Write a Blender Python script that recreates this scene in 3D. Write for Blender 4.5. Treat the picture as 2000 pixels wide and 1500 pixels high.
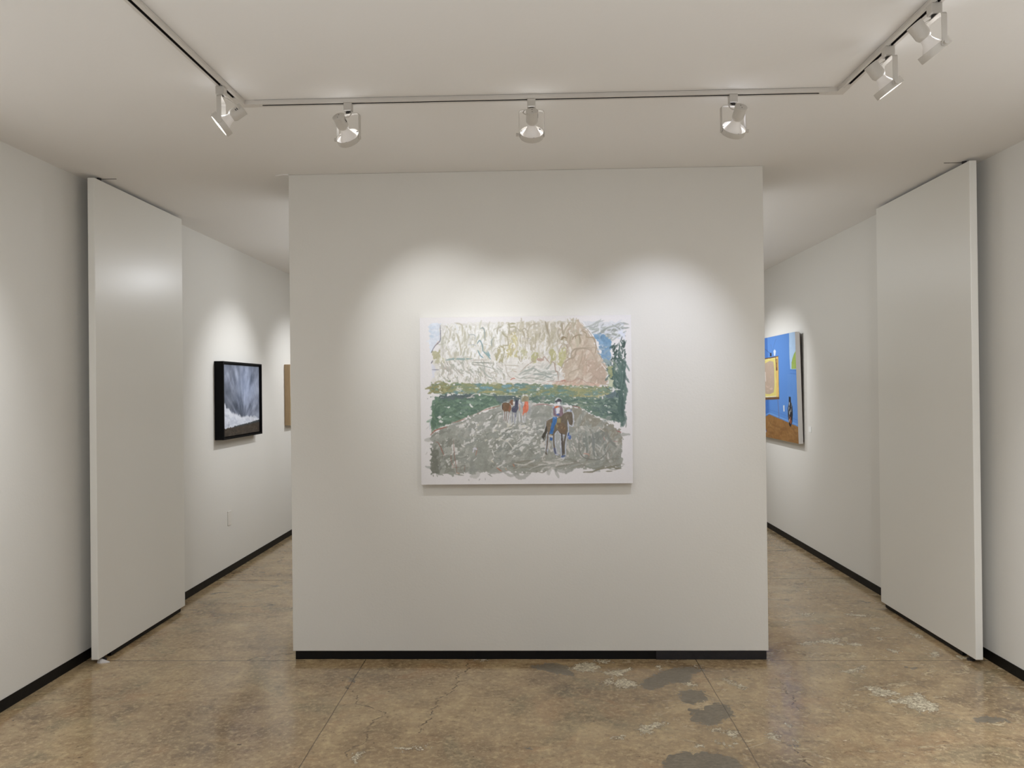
import bpy, bmesh, math
import numpy as np
from mathutils import Vector, Matrix
from math import pi, radians as rad, sin, cos

for o in list(bpy.data.objects): bpy.data.objects.remove(o)
SC = bpy.context.scene
COL = SC.collection

# ---------------------------------------------------------------- camera
CAM_H, F_PX = 1.5244, 1460.0
PITCH, YAW, ROLL = 0.0043, -0.029, -0.0108
cd = bpy.data.cameras.new('camera'); cam = bpy.data.objects.new('camera', cd); COL.objects.link(cam)
cd.sensor_fit = 'HORIZONTAL'; cd.sensor_width = 36.0; cd.lens = F_PX / 2000 * 36.0
cd.clip_start = .05; cd.clip_end = 60
fw = Vector((sin(YAW)*cos(PITCH), cos(YAW)*cos(PITCH), sin(PITCH)))
rt = Vector((cos(YAW), -sin(YAW), 0)); up = rt.cross(fw)
R_ = cos(ROLL)*rt + sin(ROLL)*up; U_ = -sin(ROLL)*rt + cos(ROLL)*up
cam.matrix_world = Matrix(((R_.x, U_.x, -fw.x, 0), (R_.y, U_.y, -fw.y, 0), (R_.z, U_.z, -fw.z, CAM_H), (0, 0, 0, 1)))
SC.camera = cam

# ---------------------------------------------------------------- view and lights
SC.view_settings.view_transform = 'Standard'; SC.view_settings.look = 'None'
SC.view_settings.gamma = 1; SC.view_settings.use_curve_mapping = False
SC.view_settings.exposure = 0.48
w = bpy.data.worlds.new('world'); SC.world = w; w.use_nodes = True
w.node_tree.nodes['Background'].inputs[0].default_value = (.75, .8, .9, 1)
w.node_tree.nodes['Background'].inputs[1].default_value = .6

def light(name, kind, loc, target, power, color=(1, 1, 1), **kw):
    l = bpy.data.lights.new(name, kind); l.energy = power; l.color = color
    for k, v in kw.items(): setattr(l, k, v)
    o = bpy.data.objects.new(name, l); COL.objects.link(o); o.location = loc
    d = Vector(target) - Vector(loc)
    o.rotation_euler = d.to_track_quat('-Z', 'Y').to_euler()
    return o
WARM = (.905, .952, 1); NEUT = (.92, .95, 1)
# unseen area fill added behind the camera, as if from an assumed window
light('fill_rear', 'AREA', (0, -3.95, 1.35), (0, 0, 3.2), 3, (.9, .96, 1), shape='RECTANGLE', size=4.2, size_y=2.3)
# unseen fills added for general brightness, one facing down, one facing the ceiling
light('fill_down_near', 'AREA', (0, 1.0, 2.70), (0, 1.0, 0), 20, WARM, shape='RECTANGLE', size=4.2, size_y=1.6)
light('fill_up_near', 'AREA', (0, .9, 1.4), (0, .9, 4), 14, WARM, shape='RECTANGLE', size=4.0, size_y=2.2)
# added spots without fixtures, brightening the near side walls
light('side_fill_left', 'SPOT', (-1.2, 1.3, 2.55), (-2.56, 2.3, 1.5), 46, NEUT, spot_size=rad(110), spot_blend=1, shadow_soft_size=.1)
light('side_fill_right', 'SPOT', (1.25, 1.3, 2.55), (2.48, 2.5, 1.5), 70, NEUT, spot_size=rad(110), spot_blend=1, shadow_soft_size=.1)
# back room: added area fills without fixtures, facing down and up
light('fill_down_back', 'AREA', (0, 7.4, 2.70), (0, 7.4, 0), 20, WARM, shape='RECTANGLE', size=1.6, size_y=3.0)
light('fill_up_back', 'AREA', (0, 6.2, 1.5), (0, 6.2, 4), 24, WARM, shape='RECTANGLE', size=1.6, size_y=3.4)

# ---------------------------------------------------------------- helpers
def tag(o, label=None, cat=None, group=None, kind=None):
    if label: o['label'] = label
    if cat: o['category'] = cat
    if group: o['group'] = group
    if kind: o['kind'] = kind
    return o
def thing(name, label, cat, loc=(0, 0, 0), rotz=0, group=None):
    o = bpy.data.objects.new(name, None); COL.objects.link(o); o.location = loc; o.rotation_euler = (0, 0, rotz)
    o.empty_display_size = .05
    return tag(o, label, cat, group)
def link(name, me, m=None, parent=None, loc=None):
    o = bpy.data.objects.new(name, me); COL.objects.link(o)
    if m is not None:
        for mm in (m if isinstance(m, (list, tuple)) else [m]): me.materials.append(mm)
    if parent: o.parent = parent
    if loc: o.location = loc
    return o
def mesh(bm, name='mesh', smooth=False):
    bmesh.ops.recalc_face_normals(bm, faces=bm.faces)
    me = bpy.data.meshes.new(name); bm.to_mesh(me); bm.free()
    if smooth:
        for p in me.polygons: p.use_smooth = True
        me.set_sharp_from_angle(angle=rad(38))
    return me
def box(bm, x0, x1, y0, y1, z0, z1, mi=0, bev=0):
    vs = [bm.verts.new((x, y, z)) for x in (x0, x1) for y in (y0, y1) for z in (z0, z1)]
    fs = [(0, 1, 3, 2), (4, 6, 7, 5), (0, 4, 5, 1), (2, 3, 7, 6), (0, 2, 6, 4), (1, 5, 7, 3)]
    F = []
    for f in fs:
        q = bm.faces.new([vs[i] for i in f]); q.material_index = mi; F.append(q)
    if bev:
        es = list({e for f in F for e in f.edges})
        bmesh.ops.bevel(bm, geom=es, offset=bev, segments=2, affect='EDGES', profile=.5)
def boxo(name, x0, x1, y0, y1, z0, z1, m, parent=None, bev=0, **t):
    bm = bmesh.new(); box(bm, x0, x1, y0, y1, z0, z1, 0, bev)
    o = link(name, mesh(bm, name), m, parent); tag(o, **t); return o
def prism(bm, pts, z0, z1, mi=0):
    a = [bm.verts.new((x, y, z0)) for x, y in pts]; b = [bm.verts.new((x, y, z1)) for x, y in pts]
    n = len(pts); bm.faces.new(a[::-1]).material_index = mi; bm.faces.new(b).material_index = mi
    for i in range(n): bm.faces.new((a[i], a[(i+1) % n], b[(i+1) % n], b[i])).material_index = mi
def lathe(bm, prof, n=40, mi=0, closed=False):
    """revolve (r, z) profile about z"""
    rings = []
    for r, z in prof:
        if r < 1e-6: rings.append([bm.verts.new((0, 0, z))])
        else: rings.append([bm.verts.new((r*cos(2*pi*i/n), r*sin(2*pi*i/n), z)) for i in range(n)])
    seq = list(zip(rings, rings[1:])) + ([(rings[-1], rings[0])] if closed else [])
    for A, B in seq:
        for i in range(n):
            j = (i+1) % n
            if len(A) == 1 and len(B) == 1: continue
            if len(A) == 1: f = bm.faces.new((A[0], B[i], B[j]))
            elif len(B) == 1: f = bm.faces.new((A[i], A[j], B[0]))
            else: f = bm.faces.new((A[i], A[j], B[j], B[i]))
            f.material_index = mi
def strap(bm, pts, wdt, th, n_side):
    """flat strap following pts (x,z) in the xz plane, width along y"""
    L = []
    for i, (x, z) in enumerate(pts):
        a = Vector(pts[max(i-1, 0)]); b = Vector(pts[min(i+1, len(pts)-1)]); d = (b-a).normalized()
        nx, nz = -d.y*th/2, d.x*th/2
        ww = wdt(i/(len(pts)-1)) if callable(wdt) else wdt
        L.append([bm.verts.new((x+s*nx, t*ww/2, z+s*nz)) for s, t in ((1, 1), (1, -1), (-1, -1), (-1, 1))])
    for A, B in zip(L, L[1:]):
        for k in range(4): bm.faces.new((A[k], A[(k+1) % 4], B[(k+1) % 4], B[k]))
    bm.faces.new(L[0]); bm.faces.new(L[-1][::-1])
def tube(bm, pts, r, n=8):
    pts = [Vector(p) for p in pts]; rings = []
    for i, p in enumerate(pts):
        d = (pts[min(i+1, len(pts)-1)] - pts[max(i-1, 0)]).normalized()
        a = d.orthogonal().normalized() if i == 0 else (rings_a - d*rings_a.dot(d)).normalized()
        rings_a = a; b = d.cross(a)
        rings.append([bm.verts.new(p + r*(a*cos(2*pi*k/n) + b*sin(2*pi*k/n))) for k in range(n)])
    for A, B in zip(rings, rings[1:]):
        for k in range(n): bm.faces.new((A[k], A[(k+1) % n], B[(k+1) % n], B[k]))
    bm.faces.new(rings[0][::-1]); bm.faces.new(rings[-1])

# ---------------------------------------------------------------- materials
def srgb(r, g, b):
    f = lambda c: (c/255/12.92) if c/255 <= .04045 else ((c/255+.055)/1.055)**2.4
    return (f(r), f(g), f(b), 1)
def mat(name, col, rough=.5, metal=0, spec=.5, emit=None, estr=0, bump=None, coat=0):
    m = bpy.data.materials.new(name); m.use_nodes = True; nt = m.node_tree; B = nt.nodes['Principled BSDF']
    B.inputs['Base Color'].default_value = col; B.inputs['Roughness'].default_value = rough
    B.inputs['Metallic'].default_value = metal; B.inputs['Specular IOR Level'].default_value = spec
    B.inputs['Coat Weight'].default_value = coat
    if emit: B.inputs['Emission Color'].default_value = emit; B.inputs['Emission Strength'].default_value = estr
    if bump:
        tc = nt.nodes.new('ShaderNodeTexCoord'); n = nt.nodes.new('ShaderNodeTexNoise'); n.inputs['Scale'].default_value = bump[0]
        n.inputs['Detail'].default_value = 3
        nt.links.new(tc.outputs['Object'], n.inputs['Vector'])
        b = nt.nodes.new('ShaderNodeBump'); b.inputs['Strength'].default_value = bump[1]; b.inputs['Distance'].default_value = .01
        nt.links.new(n.outputs['Fac'], b.inputs['Height']); nt.links.new(b.outputs['Normal'], B.inputs['Normal'])
    return m
M_WALL = mat('wall_paint', srgb(226, 223, 216), .62, bump=(90, .06), spec=.35)
M_CEIL = mat('ceiling_paint', srgb(238, 235, 231), .85, bump=(60, .05), spec=.2)
M_DOOR = mat('door_satin_paint', srgb(233, 230, 222), .30, bump=(25, .025), spec=.5)
M_BLACK = mat('black_vinyl', srgb(10, 9, 9), .5, spec=.25, bump=(30, .1))
M_BLACK2 = mat('black_scuffed', srgb(26, 24, 28), .5, bump=(50, .3))
M_FRAMEBK = mat('black_frame', srgb(5, 5, 6), .6, spec=.15)
M_TRACK = mat('track_white', srgb(214, 208, 200), .45)
M_SLOT = mat('track_slot_dark', srgb(30, 24, 22), .6)
M_LAMP = mat('lamp_white_enamel', srgb(198, 192, 183), .32)
M_BULB = mat('bulb_glass_white', srgb(222, 216, 210), .3, emit=(1, .95, .9, 1), estr=.05)
M_LENS = mat('bulb_lens_lit', srgb(255, 255, 255), .3, emit=(1, .97, .95, 1), estr=4)
M_RIM = mat('bulb_rim_glow', srgb(235, 232, 228), .3, emit=(1, .97, .95, 1), estr=.36)
M_CLIP = mat('clip_dark', srgb(40, 36, 34), .5)
M_CANVAS = mat('canvas_edge', srgb(226, 223, 220), .8, bump=(400, .1))
M_WOOD = mat('pale_wood', srgb(178, 152, 118), .55)
M_DARKGAP = mat('stretcher_shadow_gap', srgb(60, 44, 38), .8)
M_PLATE = mat('plastic_plate', srgb(226, 222, 214), .35)
M_LABELCARD = mat('label_card', srgb(240, 240, 236), .7)

def wood_grain(m):
    nt = m.node_tree; B = nt.nodes['Principled BSDF']
    tc = nt.nodes.new('ShaderNodeTexCoord'); mp = nt.nodes.new('ShaderNodeMapping'); mp.inputs['Scale'].default_value = (40, 40, 2.5)
    n = nt.nodes.new('ShaderNodeTexNoise'); n.inputs['Scale'].default_value = 3; n.inputs['Detail'].default_value = 5
    cr = nt.nodes.new('ShaderNodeValToRGB'); cr.color_ramp.elements[0].color = srgb(160, 134, 100); cr.color_ramp.elements[1].color = srgb(194, 168, 132)
    nt.links.new(tc.outputs['Object'], mp.inputs[0]); nt.links.new(mp.outputs[0], n.inputs['Vector']); nt.links.new(n.outputs['Fac'], cr.inputs[0]); nt.links.new(cr.outputs[0], B.inputs['Base Color'])
wood_grain(M_WOOD)
def attr_mat(name, attr, rough=.7):
    m = mat(name, (1, 1, 1, 1), rough, spec=.3); nt = m.node_tree; B = nt.nodes['Principled BSDF']
    a = nt.nodes.new('ShaderNodeAttribute'); a.attribute_name = attr
    nt.links.new(a.outputs['Color'], B.inputs['Base Color']); return m
M_PAINTING = attr_mat('oil_paint_on_canvas', 'paint')

# ---------------------------------------------------------------- room constants
H = 2.74
XL, XR, BB = -2.5595, 2.4784, .0555
BX0, BX1, BY0, BY1, BZ = -1.3745, 1.2850, 4.186, 4.80, .049
YB, YF = -4.0, 11.0          # rear wall behind the camera, far wall

# ---------------------------------------------------------------- floor
GREY= [[(0.708, 3.755), (0.773, 3.779), (0.831, 3.756), (0.836, 3.694), (0.8, 3.62), (0.754, 3.601), (0.701, 3.612), (0.696, 3.679)], [(0.714, 3.541), (0.786, 3.555), (0.822, 3.605), (0.862, 3.62), (0.915, 3.591), (0.917, 3.507), (0.906, 3.467), (0.858, 3.44), (0.817, 3.388), (0.768, 3.375), (0.699, 3.426), (0.713, 3.493)], [(0.494, 3.002), (0.535, 3.106), (0.601, 3.134), (0.741, 3.124), (0.805, 3.087), (0.819, 3.025), (0.807, 2.965), (0.479, 2.943)], [(-0.044, 4.079), (0.076, 4.145), (0.179, 4.098), (0.193, 3.953), (0.139, 3.962), (0.004, 4.042)], [(0.53, 3.868), (0.651, 4.007), (0.731, 4.07), (0.836, 4.079), (0.896, 4.043), (0.881, 4.007), (0.813, 3.971), (0.792, 3.869), (0.656, 3.844), (0.634, 3.787), (0.567, 3.771), (0.533, 3.803)], [(1.978, 3.463), (2.055, 3.49), (2.11, 3.455), (2.112, 3.42), (1.996, 3.403), (1.967, 3.437)], [(1.048, 3.205), (1.105, 3.206), (1.088, 3.176), (1.052, 3.175)], [(-0.989, 3.926), (-0.946, 3.9), (-0.947, 3.866), (-0.976, 3.874)], [(1.98, 4.073), (2.052, 4.073), (1.998, 4.037)], [(2.037, 6.135), (2.098, 6.135), (2.059, 6.08)], [(-0.052, 3.168), (-0.03, 3.174), (-0.033, 3.151), (-0.046, 3.151)]]
CHIPS= [[(0.171, 4.061), (0.216, 4.136), (0.316, 4.145), (0.343, 4.061), (0.305, 4.006), (0.223, 4.006)], [(0.325, 4.174), (0.418, 4.184), (0.421, 4.145), (0.357, 4.132)], [(0.345, 4.006), (0.417, 4.043), (0.502, 4.061), (0.504, 4.024), (0.448, 3.953), (0.368, 3.962)], [(0.336, 3.902), (0.391, 3.919), (0.397, 3.851), (0.344, 3.843)], [(0.4, 3.885), (0.457, 3.919), (0.506, 3.885), (0.523, 3.819), (0.455, 3.795), (0.398, 3.802)], [(0.44, 3.336), (0.484, 3.38), (0.583, 3.426), (0.59, 3.4), (0.517, 3.337), (0.505, 3.3), (0.448, 3.287)], [(0.322, 3.263), (0.374, 3.275), (0.365, 3.245), (0.336, 3.239)], [(0.771, 3.363), (0.819, 3.351), (0.817, 3.32), (0.768, 3.326)], [(0.816, 3.338), (0.88, 3.326), (0.874, 3.266), (0.848, 3.248), (0.816, 3.295)], [(0.745, 3.23), (0.786, 3.219), (0.834, 3.196), (0.824, 3.179), (0.761, 3.207)], [(0.661, 3.207), (0.694, 3.195), (0.67, 3.184)], [(0.967, 3.92), (0.996, 3.903), (1.053, 3.804), (1.028, 3.78), (0.981, 3.844)], [(0.848, 4.107), (0.901, 4.094), (0.887, 4.065)], [(0.647, 4.107), (0.687, 4.098), (0.657, 4.043)], [(0.746, 3.869), (0.819, 3.844), (0.807, 3.819), (0.747, 3.844)], [(1.677, 3.637), (1.787, 3.697), (1.873, 3.738), (1.881, 3.657), (1.904, 3.581), (1.856, 3.534), (1.765, 3.525), (1.739, 3.599)], [(1.661, 3.821), (1.719, 3.8), (1.788, 3.717), (1.7, 3.687), (1.648, 3.717)], [(1.001, 3.299), (1.041, 3.318), (1.052, 3.283), (1.022, 3.236), (0.994, 3.251)], [(2.203, 4.278), (2.27, 4.333), (2.241, 4.225), (2.188, 4.212)], [(1.531, 4.448), (1.728, 4.522), (1.811, 4.552), (1.786, 4.418), (1.685, 4.462), (1.538, 4.413)], [(1.828, 4.471), (1.904, 4.441), (1.878, 4.404), (1.818, 4.424)], [(1.621, 4.013), (1.765, 4.098), (1.756, 4.037), (1.664, 3.99)], [(2.045, 5.024), (2.179, 4.997), (2.169, 4.95), (2.049, 4.98)], [(2.059, 4.726), (2.182, 4.765), (2.1, 4.677)], [(2.008, 4.367), (2.062, 4.319), (2.017, 4.284)], [(1.104, 3.398), (1.138, 3.407), (1.12, 3.365)], [(1.067, 3.251), (1.111, 3.244), (1.096, 3.221)], [(2.27, 4.644), (2.341, 4.581), (2.27, 4.541)], [(2.342, 4.238), (2.446, 4.225), (2.405, 4.186), (2.341, 4.204)], [(1.732, 5.026), (1.848, 5.037), (1.788, 4.963)], [(2.043, 4.551), (2.079, 4.542), (2.045, 4.512)], [(-0.598, 3.164), (-0.47, 3.188), (-0.47, 3.148), (-0.566, 3.137)], [(-0.77, 3.108), (-0.732, 3.13), (-0.727, 3.086), (-0.739, 3.044), (-0.747, 3.013)], [(-0.38, 4.2), (-0.254, 4.2), (-0.266, 4.171), (-0.352, 4.171)]]
CRACKS= [[(-0.381, 4.136), (-0.371, 4.061), (-0.426, 3.918), (-0.404, 3.801), (-0.455, 3.706), (-0.494, 3.615), (-0.488, 3.501), (-0.515, 3.382), (-0.528, 3.294)], [(-0.982, 3.816), (-0.926, 3.751), (-0.868, 3.614), (-0.793, 3.556), (-0.721, 3.507), (-0.742, 3.406), (-0.775, 3.342), (-0.752, 3.293), (-0.73, 3.233), (-0.786, 3.174), (-0.794, 3.075)], [(1.251, 3.92), (1.241, 3.736), (1.223, 3.532)], [(1.074, 3.146), (1.073, 3.075), (1.098, 3.014)], [(-1.643, 4.183), (-1.549, 4.248), (-1.408, 4.289)]]
JOINTS= [[(-0.966, 4.185), (-0.959, 2.996)], [(0.882, 3.605), (0.884, 3.015)], [(-2.433, 4.152), (-1.377, 4.191)], [(-2.493, 5.941), (-1.941, 5.903)], [(1.836, 5.948), (2.196, 5.975)]]
def poly_sd(P, X, Y):
    """signed distance to polygon, positive inside"""
    d2 = np.full(X.shape, 1e9); ins = np.zeros(X.shape, bool); n = len(P)
    for i in range(n):
        ax, ay = P[i]; bx, by = P[(i+1) % n]; ex, ey = bx-ax, by-ay; L = ex*ex+ey*ey+1e-12
        t = np.clip(((X-ax)*ex+(Y-ay)*ey)/L, 0, 1); d2 = np.minimum(d2, (X-ax-t*ex)**2+(Y-ay-t*ey)**2)
        c = ((ay > Y) != (by > Y)) & (X < (bx-ax)*(Y-ay)/((by-ay) if by != ay else 1e-9)+ax); ins ^= c
    d = np.sqrt(d2); return np.where(ins, d, -d)
def line_d(P, X, Y):
    d2 = np.full(X.shape, 1e9)
    for (ax, ay), (bx, by) in zip(P, P[1:]):
        ex, ey = bx-ax, by-ay; L = ex*ex+ey*ey+1e-12
        t = np.clip(((X-ax)*ex+(Y-ay)*ey)/L, 0, 1); d2 = np.minimum(d2, (X-ax-t*ex)**2+(Y-ay-t*ey)**2)
    return np.sqrt(d2)
def build_floor():
    xs = np.concatenate([np.arange(XL, XR+.003, .006)])
    ys = np.concatenate([[YB, 0, 1.5, 2.6], np.arange(2.86, 4.5, .006), np.arange(4.5, 6.4, .014), np.arange(6.45, 8.5, .06), [9.5, YF]])
    nx, ny = len(xs), len(ys); X, Y = np.meshgrid(xs, ys)
    co = np.stack([X, Y, np.zeros_like(X)], -1).reshape(-1, 3).astype(np.float32)
    i = np.arange(nx*ny).reshape(ny, nx); q = np.stack([i[:-1, :-1], i[:-1, 1:], i[1:, 1:], i[1:, :-1]], -1).reshape(-1)
    me = bpy.data.meshes.new('floor'); me.vertices.add(nx*ny); me.vertices.foreach_set('co', co.ravel())
    nf = (nx-1)*(ny-1); me.loops.add(nf*4); me.loops.foreach_set('vertex_index', q.astype(np.int32))
    me.polygons.add(nf); me.polygons.foreach_set('loop_start', np.arange(0, nf*4, 4, dtype=np.int32))
    me.update(calc_edges=True)
    S = .06
    def field(polys, fn):
        out = np.zeros(X.shape)
        for P in polys:
            P = np.array(P); x0, y0 = P.min(0)-S; x1, y1 = P.max(0)+S
            a, b = np.searchsorted(xs, [x0, x1]); c, d = np.searchsorted(ys, [y0, y1])
            if b <= a or d <= c: continue
            sub = (slice(c, d), slice(a, b)); out[sub] = np.maximum(out[sub], fn([tuple(p) for p in P], X[sub], Y[sub]))
        return out
    g = field(GREY, lambda P, x, y: np.clip(.5+poly_sd(P, x, y)/(2*S), 0, 1))
    c = field(CHIPS, lambda P, x, y: np.clip(.5+poly_sd(P, x, y)/(2*S), 0, 1))
    k = field(CRACKS, lambda P, x, y: np.clip(1-line_d(P, x+.010*np.sin(y*41+x*9)+.005*np.sin(y*103+1)+.003*np.sin(y*210), y+.008*np.sin(x*60+y*13))/.03, 0, 1))
    at = me.attributes.new('marks', 'FLOAT_COLOR', 'POINT')
    at.data.foreach_set('color', np.stack([g, c, k, np.ones_like(g)], -1).ravel().astype(np.float32))
    o = link('floor', me, floor_mat()); tag(o, kind='structure'); return o

class NT:
    def __init__(s, m): s.t = m.node_tree; s.B = s.t.nodes['Principled BSDF']
    def n(s, ty, **kw):
        x = s.t.nodes.new(ty)
        for k, v in kw.items(): setattr(x, k, v)
        return x
    def l(s, a, b): s.t.links.new(a, b)
    def val(s, x, i):
        if isinstance(x, (int, float)): i.default_value = x
        else: s.l(x, i)
    def math(s, op, a, b=0, c=0, clamp=False):
        x = s.n('ShaderNodeMath', operation=op, use_clamp=clamp); s.val(a, x.inputs[0]); s.val(b, x.inputs[1]); s.val(c, x.inputs[2]); return x.outputs[0]
    def noise(s, vec, scale, detail=4, rough=.5, dist=0, out='Fac'):
        x = s.n('ShaderNodeTexNoise'); x.inputs['Scale'].default_value = scale; x.inputs['Detail'].default_value = detail
        x.inputs['Roughness'].default_value = rough; x.inputs['Distortion'].default_value = dist; s.l(vec, x.inputs['Vector']); return x.outputs[out]
    def mapr(s, v, a, b, c=0, d=1, smooth=True):
        x = s.n('ShaderNodeMapRange', interpolation_type='SMOOTHSTEP' if smooth else 'LINEAR'); s.l(v, x.inputs[0])
        for i, q in enumerate((a, b, c, d)): x.inputs[i+1].default_value = q
        return x.outputs[0]
    def ramp(s, v, stops):
        x = s.n('ShaderNodeValToRGB'); e = x.color_ramp.elements
        e[0].position, e[0].color = stops[0]; e[1].position, e[1].color = stops[-1]
        for p, c in stops[1:-1]: q = e.new(p); q.color = c
        s.l(v, x.inputs[0]); return x.outputs[0]
    def mix(s, f, a, b, bt='MIX'):
        x = s.n('ShaderNodeMix', data_type='RGBA', blend_type=bt); s.val(f, x.inputs[0])
        for v, i in ((a, x.inputs[6]), (b, x.inputs[7])):
            if isinstance(v, tuple): i.default_value = v
            else: s.l(v, i)
        return x.outputs[2]
    def mapping(s, v, sc, rot=(0, 0, 0), loc=(0, 0, 0)):
        x = s.n('ShaderNodeMapping'); s.l(v, x.inputs[0]); x.inputs['Scale'].default_value = sc; x.inputs['Rotation'].default_value = rot; x.inputs['Location'].default_value = loc; return x.outputs[0]

def floor_mat():
    m = mat('sealed_concrete', srgb(120, 100, 78), .3); N = NT(m)
    P = N.n('ShaderNodeTexCoord').outputs['Object']
    A = N.n('ShaderNodeAttribute'); A.attribute_name = 'marks'
    sp = N.n('ShaderNodeSeparateColor'); N.l(A.outputs['Color'], sp.inputs[0]); G, C, K = sp.outputs[0], sp.outputs[1], sp.outputs[2]
    sx = N.n('ShaderNodeSeparateXYZ'); N.l(P, sx.inputs[0]); PX, PY = sx.outputs[0], sx.outputs[1]
    st = N.mapping(P, (1, 1.25, 1), (0, 0, .25))
    big = N.noise(st, 1.5, 5, .55, .6); mid = N.noise(st, 5.5, 6, .6, .8); fine = N.noise(P, 38, 6, .7, .3); spk = N.noise(P, 190, 3, .7)
    base = N.ramp(big, [(.32, srgb(86, 69, 50)), (.44, srgb(122, 101, 76)), (.54, srgb(144, 123, 95)), (.68, srgb(158, 140, 114))])
    b2 = N.ramp(mid, [(.30, srgb(88, 74, 58)), (.5, srgb(128, 108, 84)), (.70, srgb(164, 146, 116))])
    col = N.mix(.5, base, b2)
    # reddish and greenish casts
    r1 = N.mapr(N.noise(P, 2.3, 4, .6, 1.2), .52, .68); col = N.mix(N.math('MULTIPLY', r1, .35), col, srgb(138, 104, 74))
    r2 = N.mapr(N.noise(N.mapping(P, (1, 1, 1), loc=(7, 3, 0)), 2.0, 5, .6, 1), .54, .66); col = N.mix(N.math('MULTIPLY', r2, .45), col, srgb(98, 92, 74))
    col = N.mix(N.math('MULTIPLY', N.mapr(fine, .48, .66), .55), col, srgb(172, 152, 120))
    col = N.mix(N.math('MULTIPLY', N.mapr(fine, .45, .30), .6), col, srgb(74, 58, 42))
    col = N.mix(N.math('MULTIPLY', N.mapr(spk, .62, .74), .55), col, srgb(200, 184, 156))
    col = N.mix(N.math('MULTIPLY', N.mapr(spk, .36, .27), .6), col, srgb(66, 50, 36))
    # pits: small dark pits
    pit = N.mapr(N.noise(N.mapping(P, (1, 1.3, 1)), 26, 3, .6, .2), .30, .265); col = N.mix(N.math('MULTIPLY', pit, .75), col, srgb(52, 38, 26))
    # worn, scaled patches: more of them to the right
    right = N.mapr(PX, -.1, 1.3)
    wn = N.noise(N.mapping(P, (1, 1.6, 1)), 4.6, 7, .68, 1.5)
    worn = N.math('MULTIPLY', N.mapr(wn, .575, .62), right)
    wl = N.noise(N.mapping(P, (1, 1.4, 1), loc=(3, 1, 0)), 16, 4, .6, 2.5)
    col = N.mix(N.math('MULTIPLY', worn, .7), col, N.ramp(wl, [(.4, srgb(84, 66, 50)), (.52, srgb(150, 136, 112)), (.64, srgb(186, 174, 150))]))
    rimn = N.math('MULTIPLY', N.math('SUBTRACT', 1, N.mapr(N.math('ABSOLUTE', N.math('SUBTRACT', wn, .573)), 0, .008)), right)
    col = N.mix(N.math('MULTIPLY', rimn, .55), col, srgb(64, 46, 32))
    back = N.mapr(PY, 4.1, 5.4); dk = N.mapr(N.noise(N.mapping(P, (1, 2.2, 1), loc=(1, 4, 0)), 5, 6, .7, .9), .56, .66)
    col = N.mix(N.math('MULTIPLY', N.math('MULTIPLY', dk, back), .75), col, srgb(74, 66, 58))
    lt = N.mapr(N.noise(N.mapping(P, (1, 1.6, 1), loc=(5, 9, 0)), 2.2, 6, .65, .8), .5, .66)
    col = N.mix(N.math('MULTIPLY', N.math('MULTIPLY', lt, back), .5), col, srgb(150, 136, 114))
    # masks with ragged outlines
    e1 = N.math('MULTIPLY', N.math('SUBTRACT', N.noise(P, 26, 6, .7, 1.0), .5), 1.15)
    gm = N.mapr(N.math('ADD', G, e1), .49, .53); tr = N.noise(N.mapping(P, (1, 3, 1)), 30, 5, .6, 1.5)
    gcol = N.ramp(tr, [(.3, srgb(72, 66, 58)), (.5, srgb(92, 85, 76)), (.68, srgb(112, 104, 93))])
    col = N.mix(N.math('MULTIPLY', gm, .92), col, gcol)
    e2 = N.math('MULTIPLY', N.math('SUBTRACT', N.noise(P, 24, 6, .72, 1.6), .5), 1.5)
    cc = N.math('ADD', C, e2); brk = N.noise(N.mapping(P, (1, 2.0, 1), loc=(2, 8, 0)), 32, 5, .7, 2.2); halo = N.math('MULTIPLY', N.mapr(cc, .46, .50), N.math('GREATER_THAN', C, .3)); cm = N.math('MULTIPLY', N.mapr(cc, .52, .56), N.mapr(brk, .34, .44))
    col = N.mix(N.math('MULTIPLY', halo, .62), col, srgb(70, 52, 37))
    col = N.mix(N.math('MULTIPLY', cm, .92), col, N.ramp(N.noise(P, 60, 4, .7, 1), [(.36, srgb(104, 92, 76)), (.50, srgb(160, 150, 132)), (.62, srgb(204, 197, 182))]))
    # cracks and saw-cut joints
    kw = N.math('MULTIPLY', N.math('SUBTRACT', N.noise(P, 45, 4, .7, .5), .5), .5)
    km = N.mapr(N.math('ADD', K, kw), .84, .93); col = N.mix(N.math('MULTIPLY', km, N.mapr(mid, .35, .6, .35, .8)), col, srgb(48, 34, 24))
    wob = N.math('MULTIPLY', N.math('SUBTRACT', N.noise(P, 9, 3, .6), .5), .006)
    jm = None
    for axis, c0, lo, hi, wd in (('x', -.9625, -9, 4.19, .0024), ('x', .883, -9, 4.19, .0022), ('y', 4.172, -2.6, -1.3, .003), ('y', 4.172, 1.25, 2.6, .003), ('y', 5.93, -2.6, 2.6, .005)):
        a, b = (PX, PY) if axis == 'x' else (PY, PX)
        d = N.math('ABSOLUTE', N.math('SUBTRACT', N.math('ADD', a, wob), c0))
        k = N.mapr(d, wd*1.5, wd*.6)
        k = N.math('MULTIPLY', k, N.math('MULTIPLY', N.math('GREATER_THAN', b, lo), N.math('LESS_THAN', b, hi)))
        jm = k if jm is None else N.math('MAXIMUM', jm, k)
    jm = N.math('MULTIPLY', jm, N.mapr(fine, .3, .45, .45, .95))
    col = N.mix(N.math('MULTIPLY', jm, .8), col, srgb(52, 38, 26))
    col = N.mix(1.0, col, (1.68, 1.68, 1.56, 1), 'MULTIPLY')
    N.l(col, N.B.inputs['Base Color'])
    rg = N.mapr(mid, .3, .7, .13, .26, False)
    rg = N.math('ADD', rg, N.math('MULTIPLY', N.math('MAXIMUM', gm, N.math('MAXIMUM', cm, worn)), .18))
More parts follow.
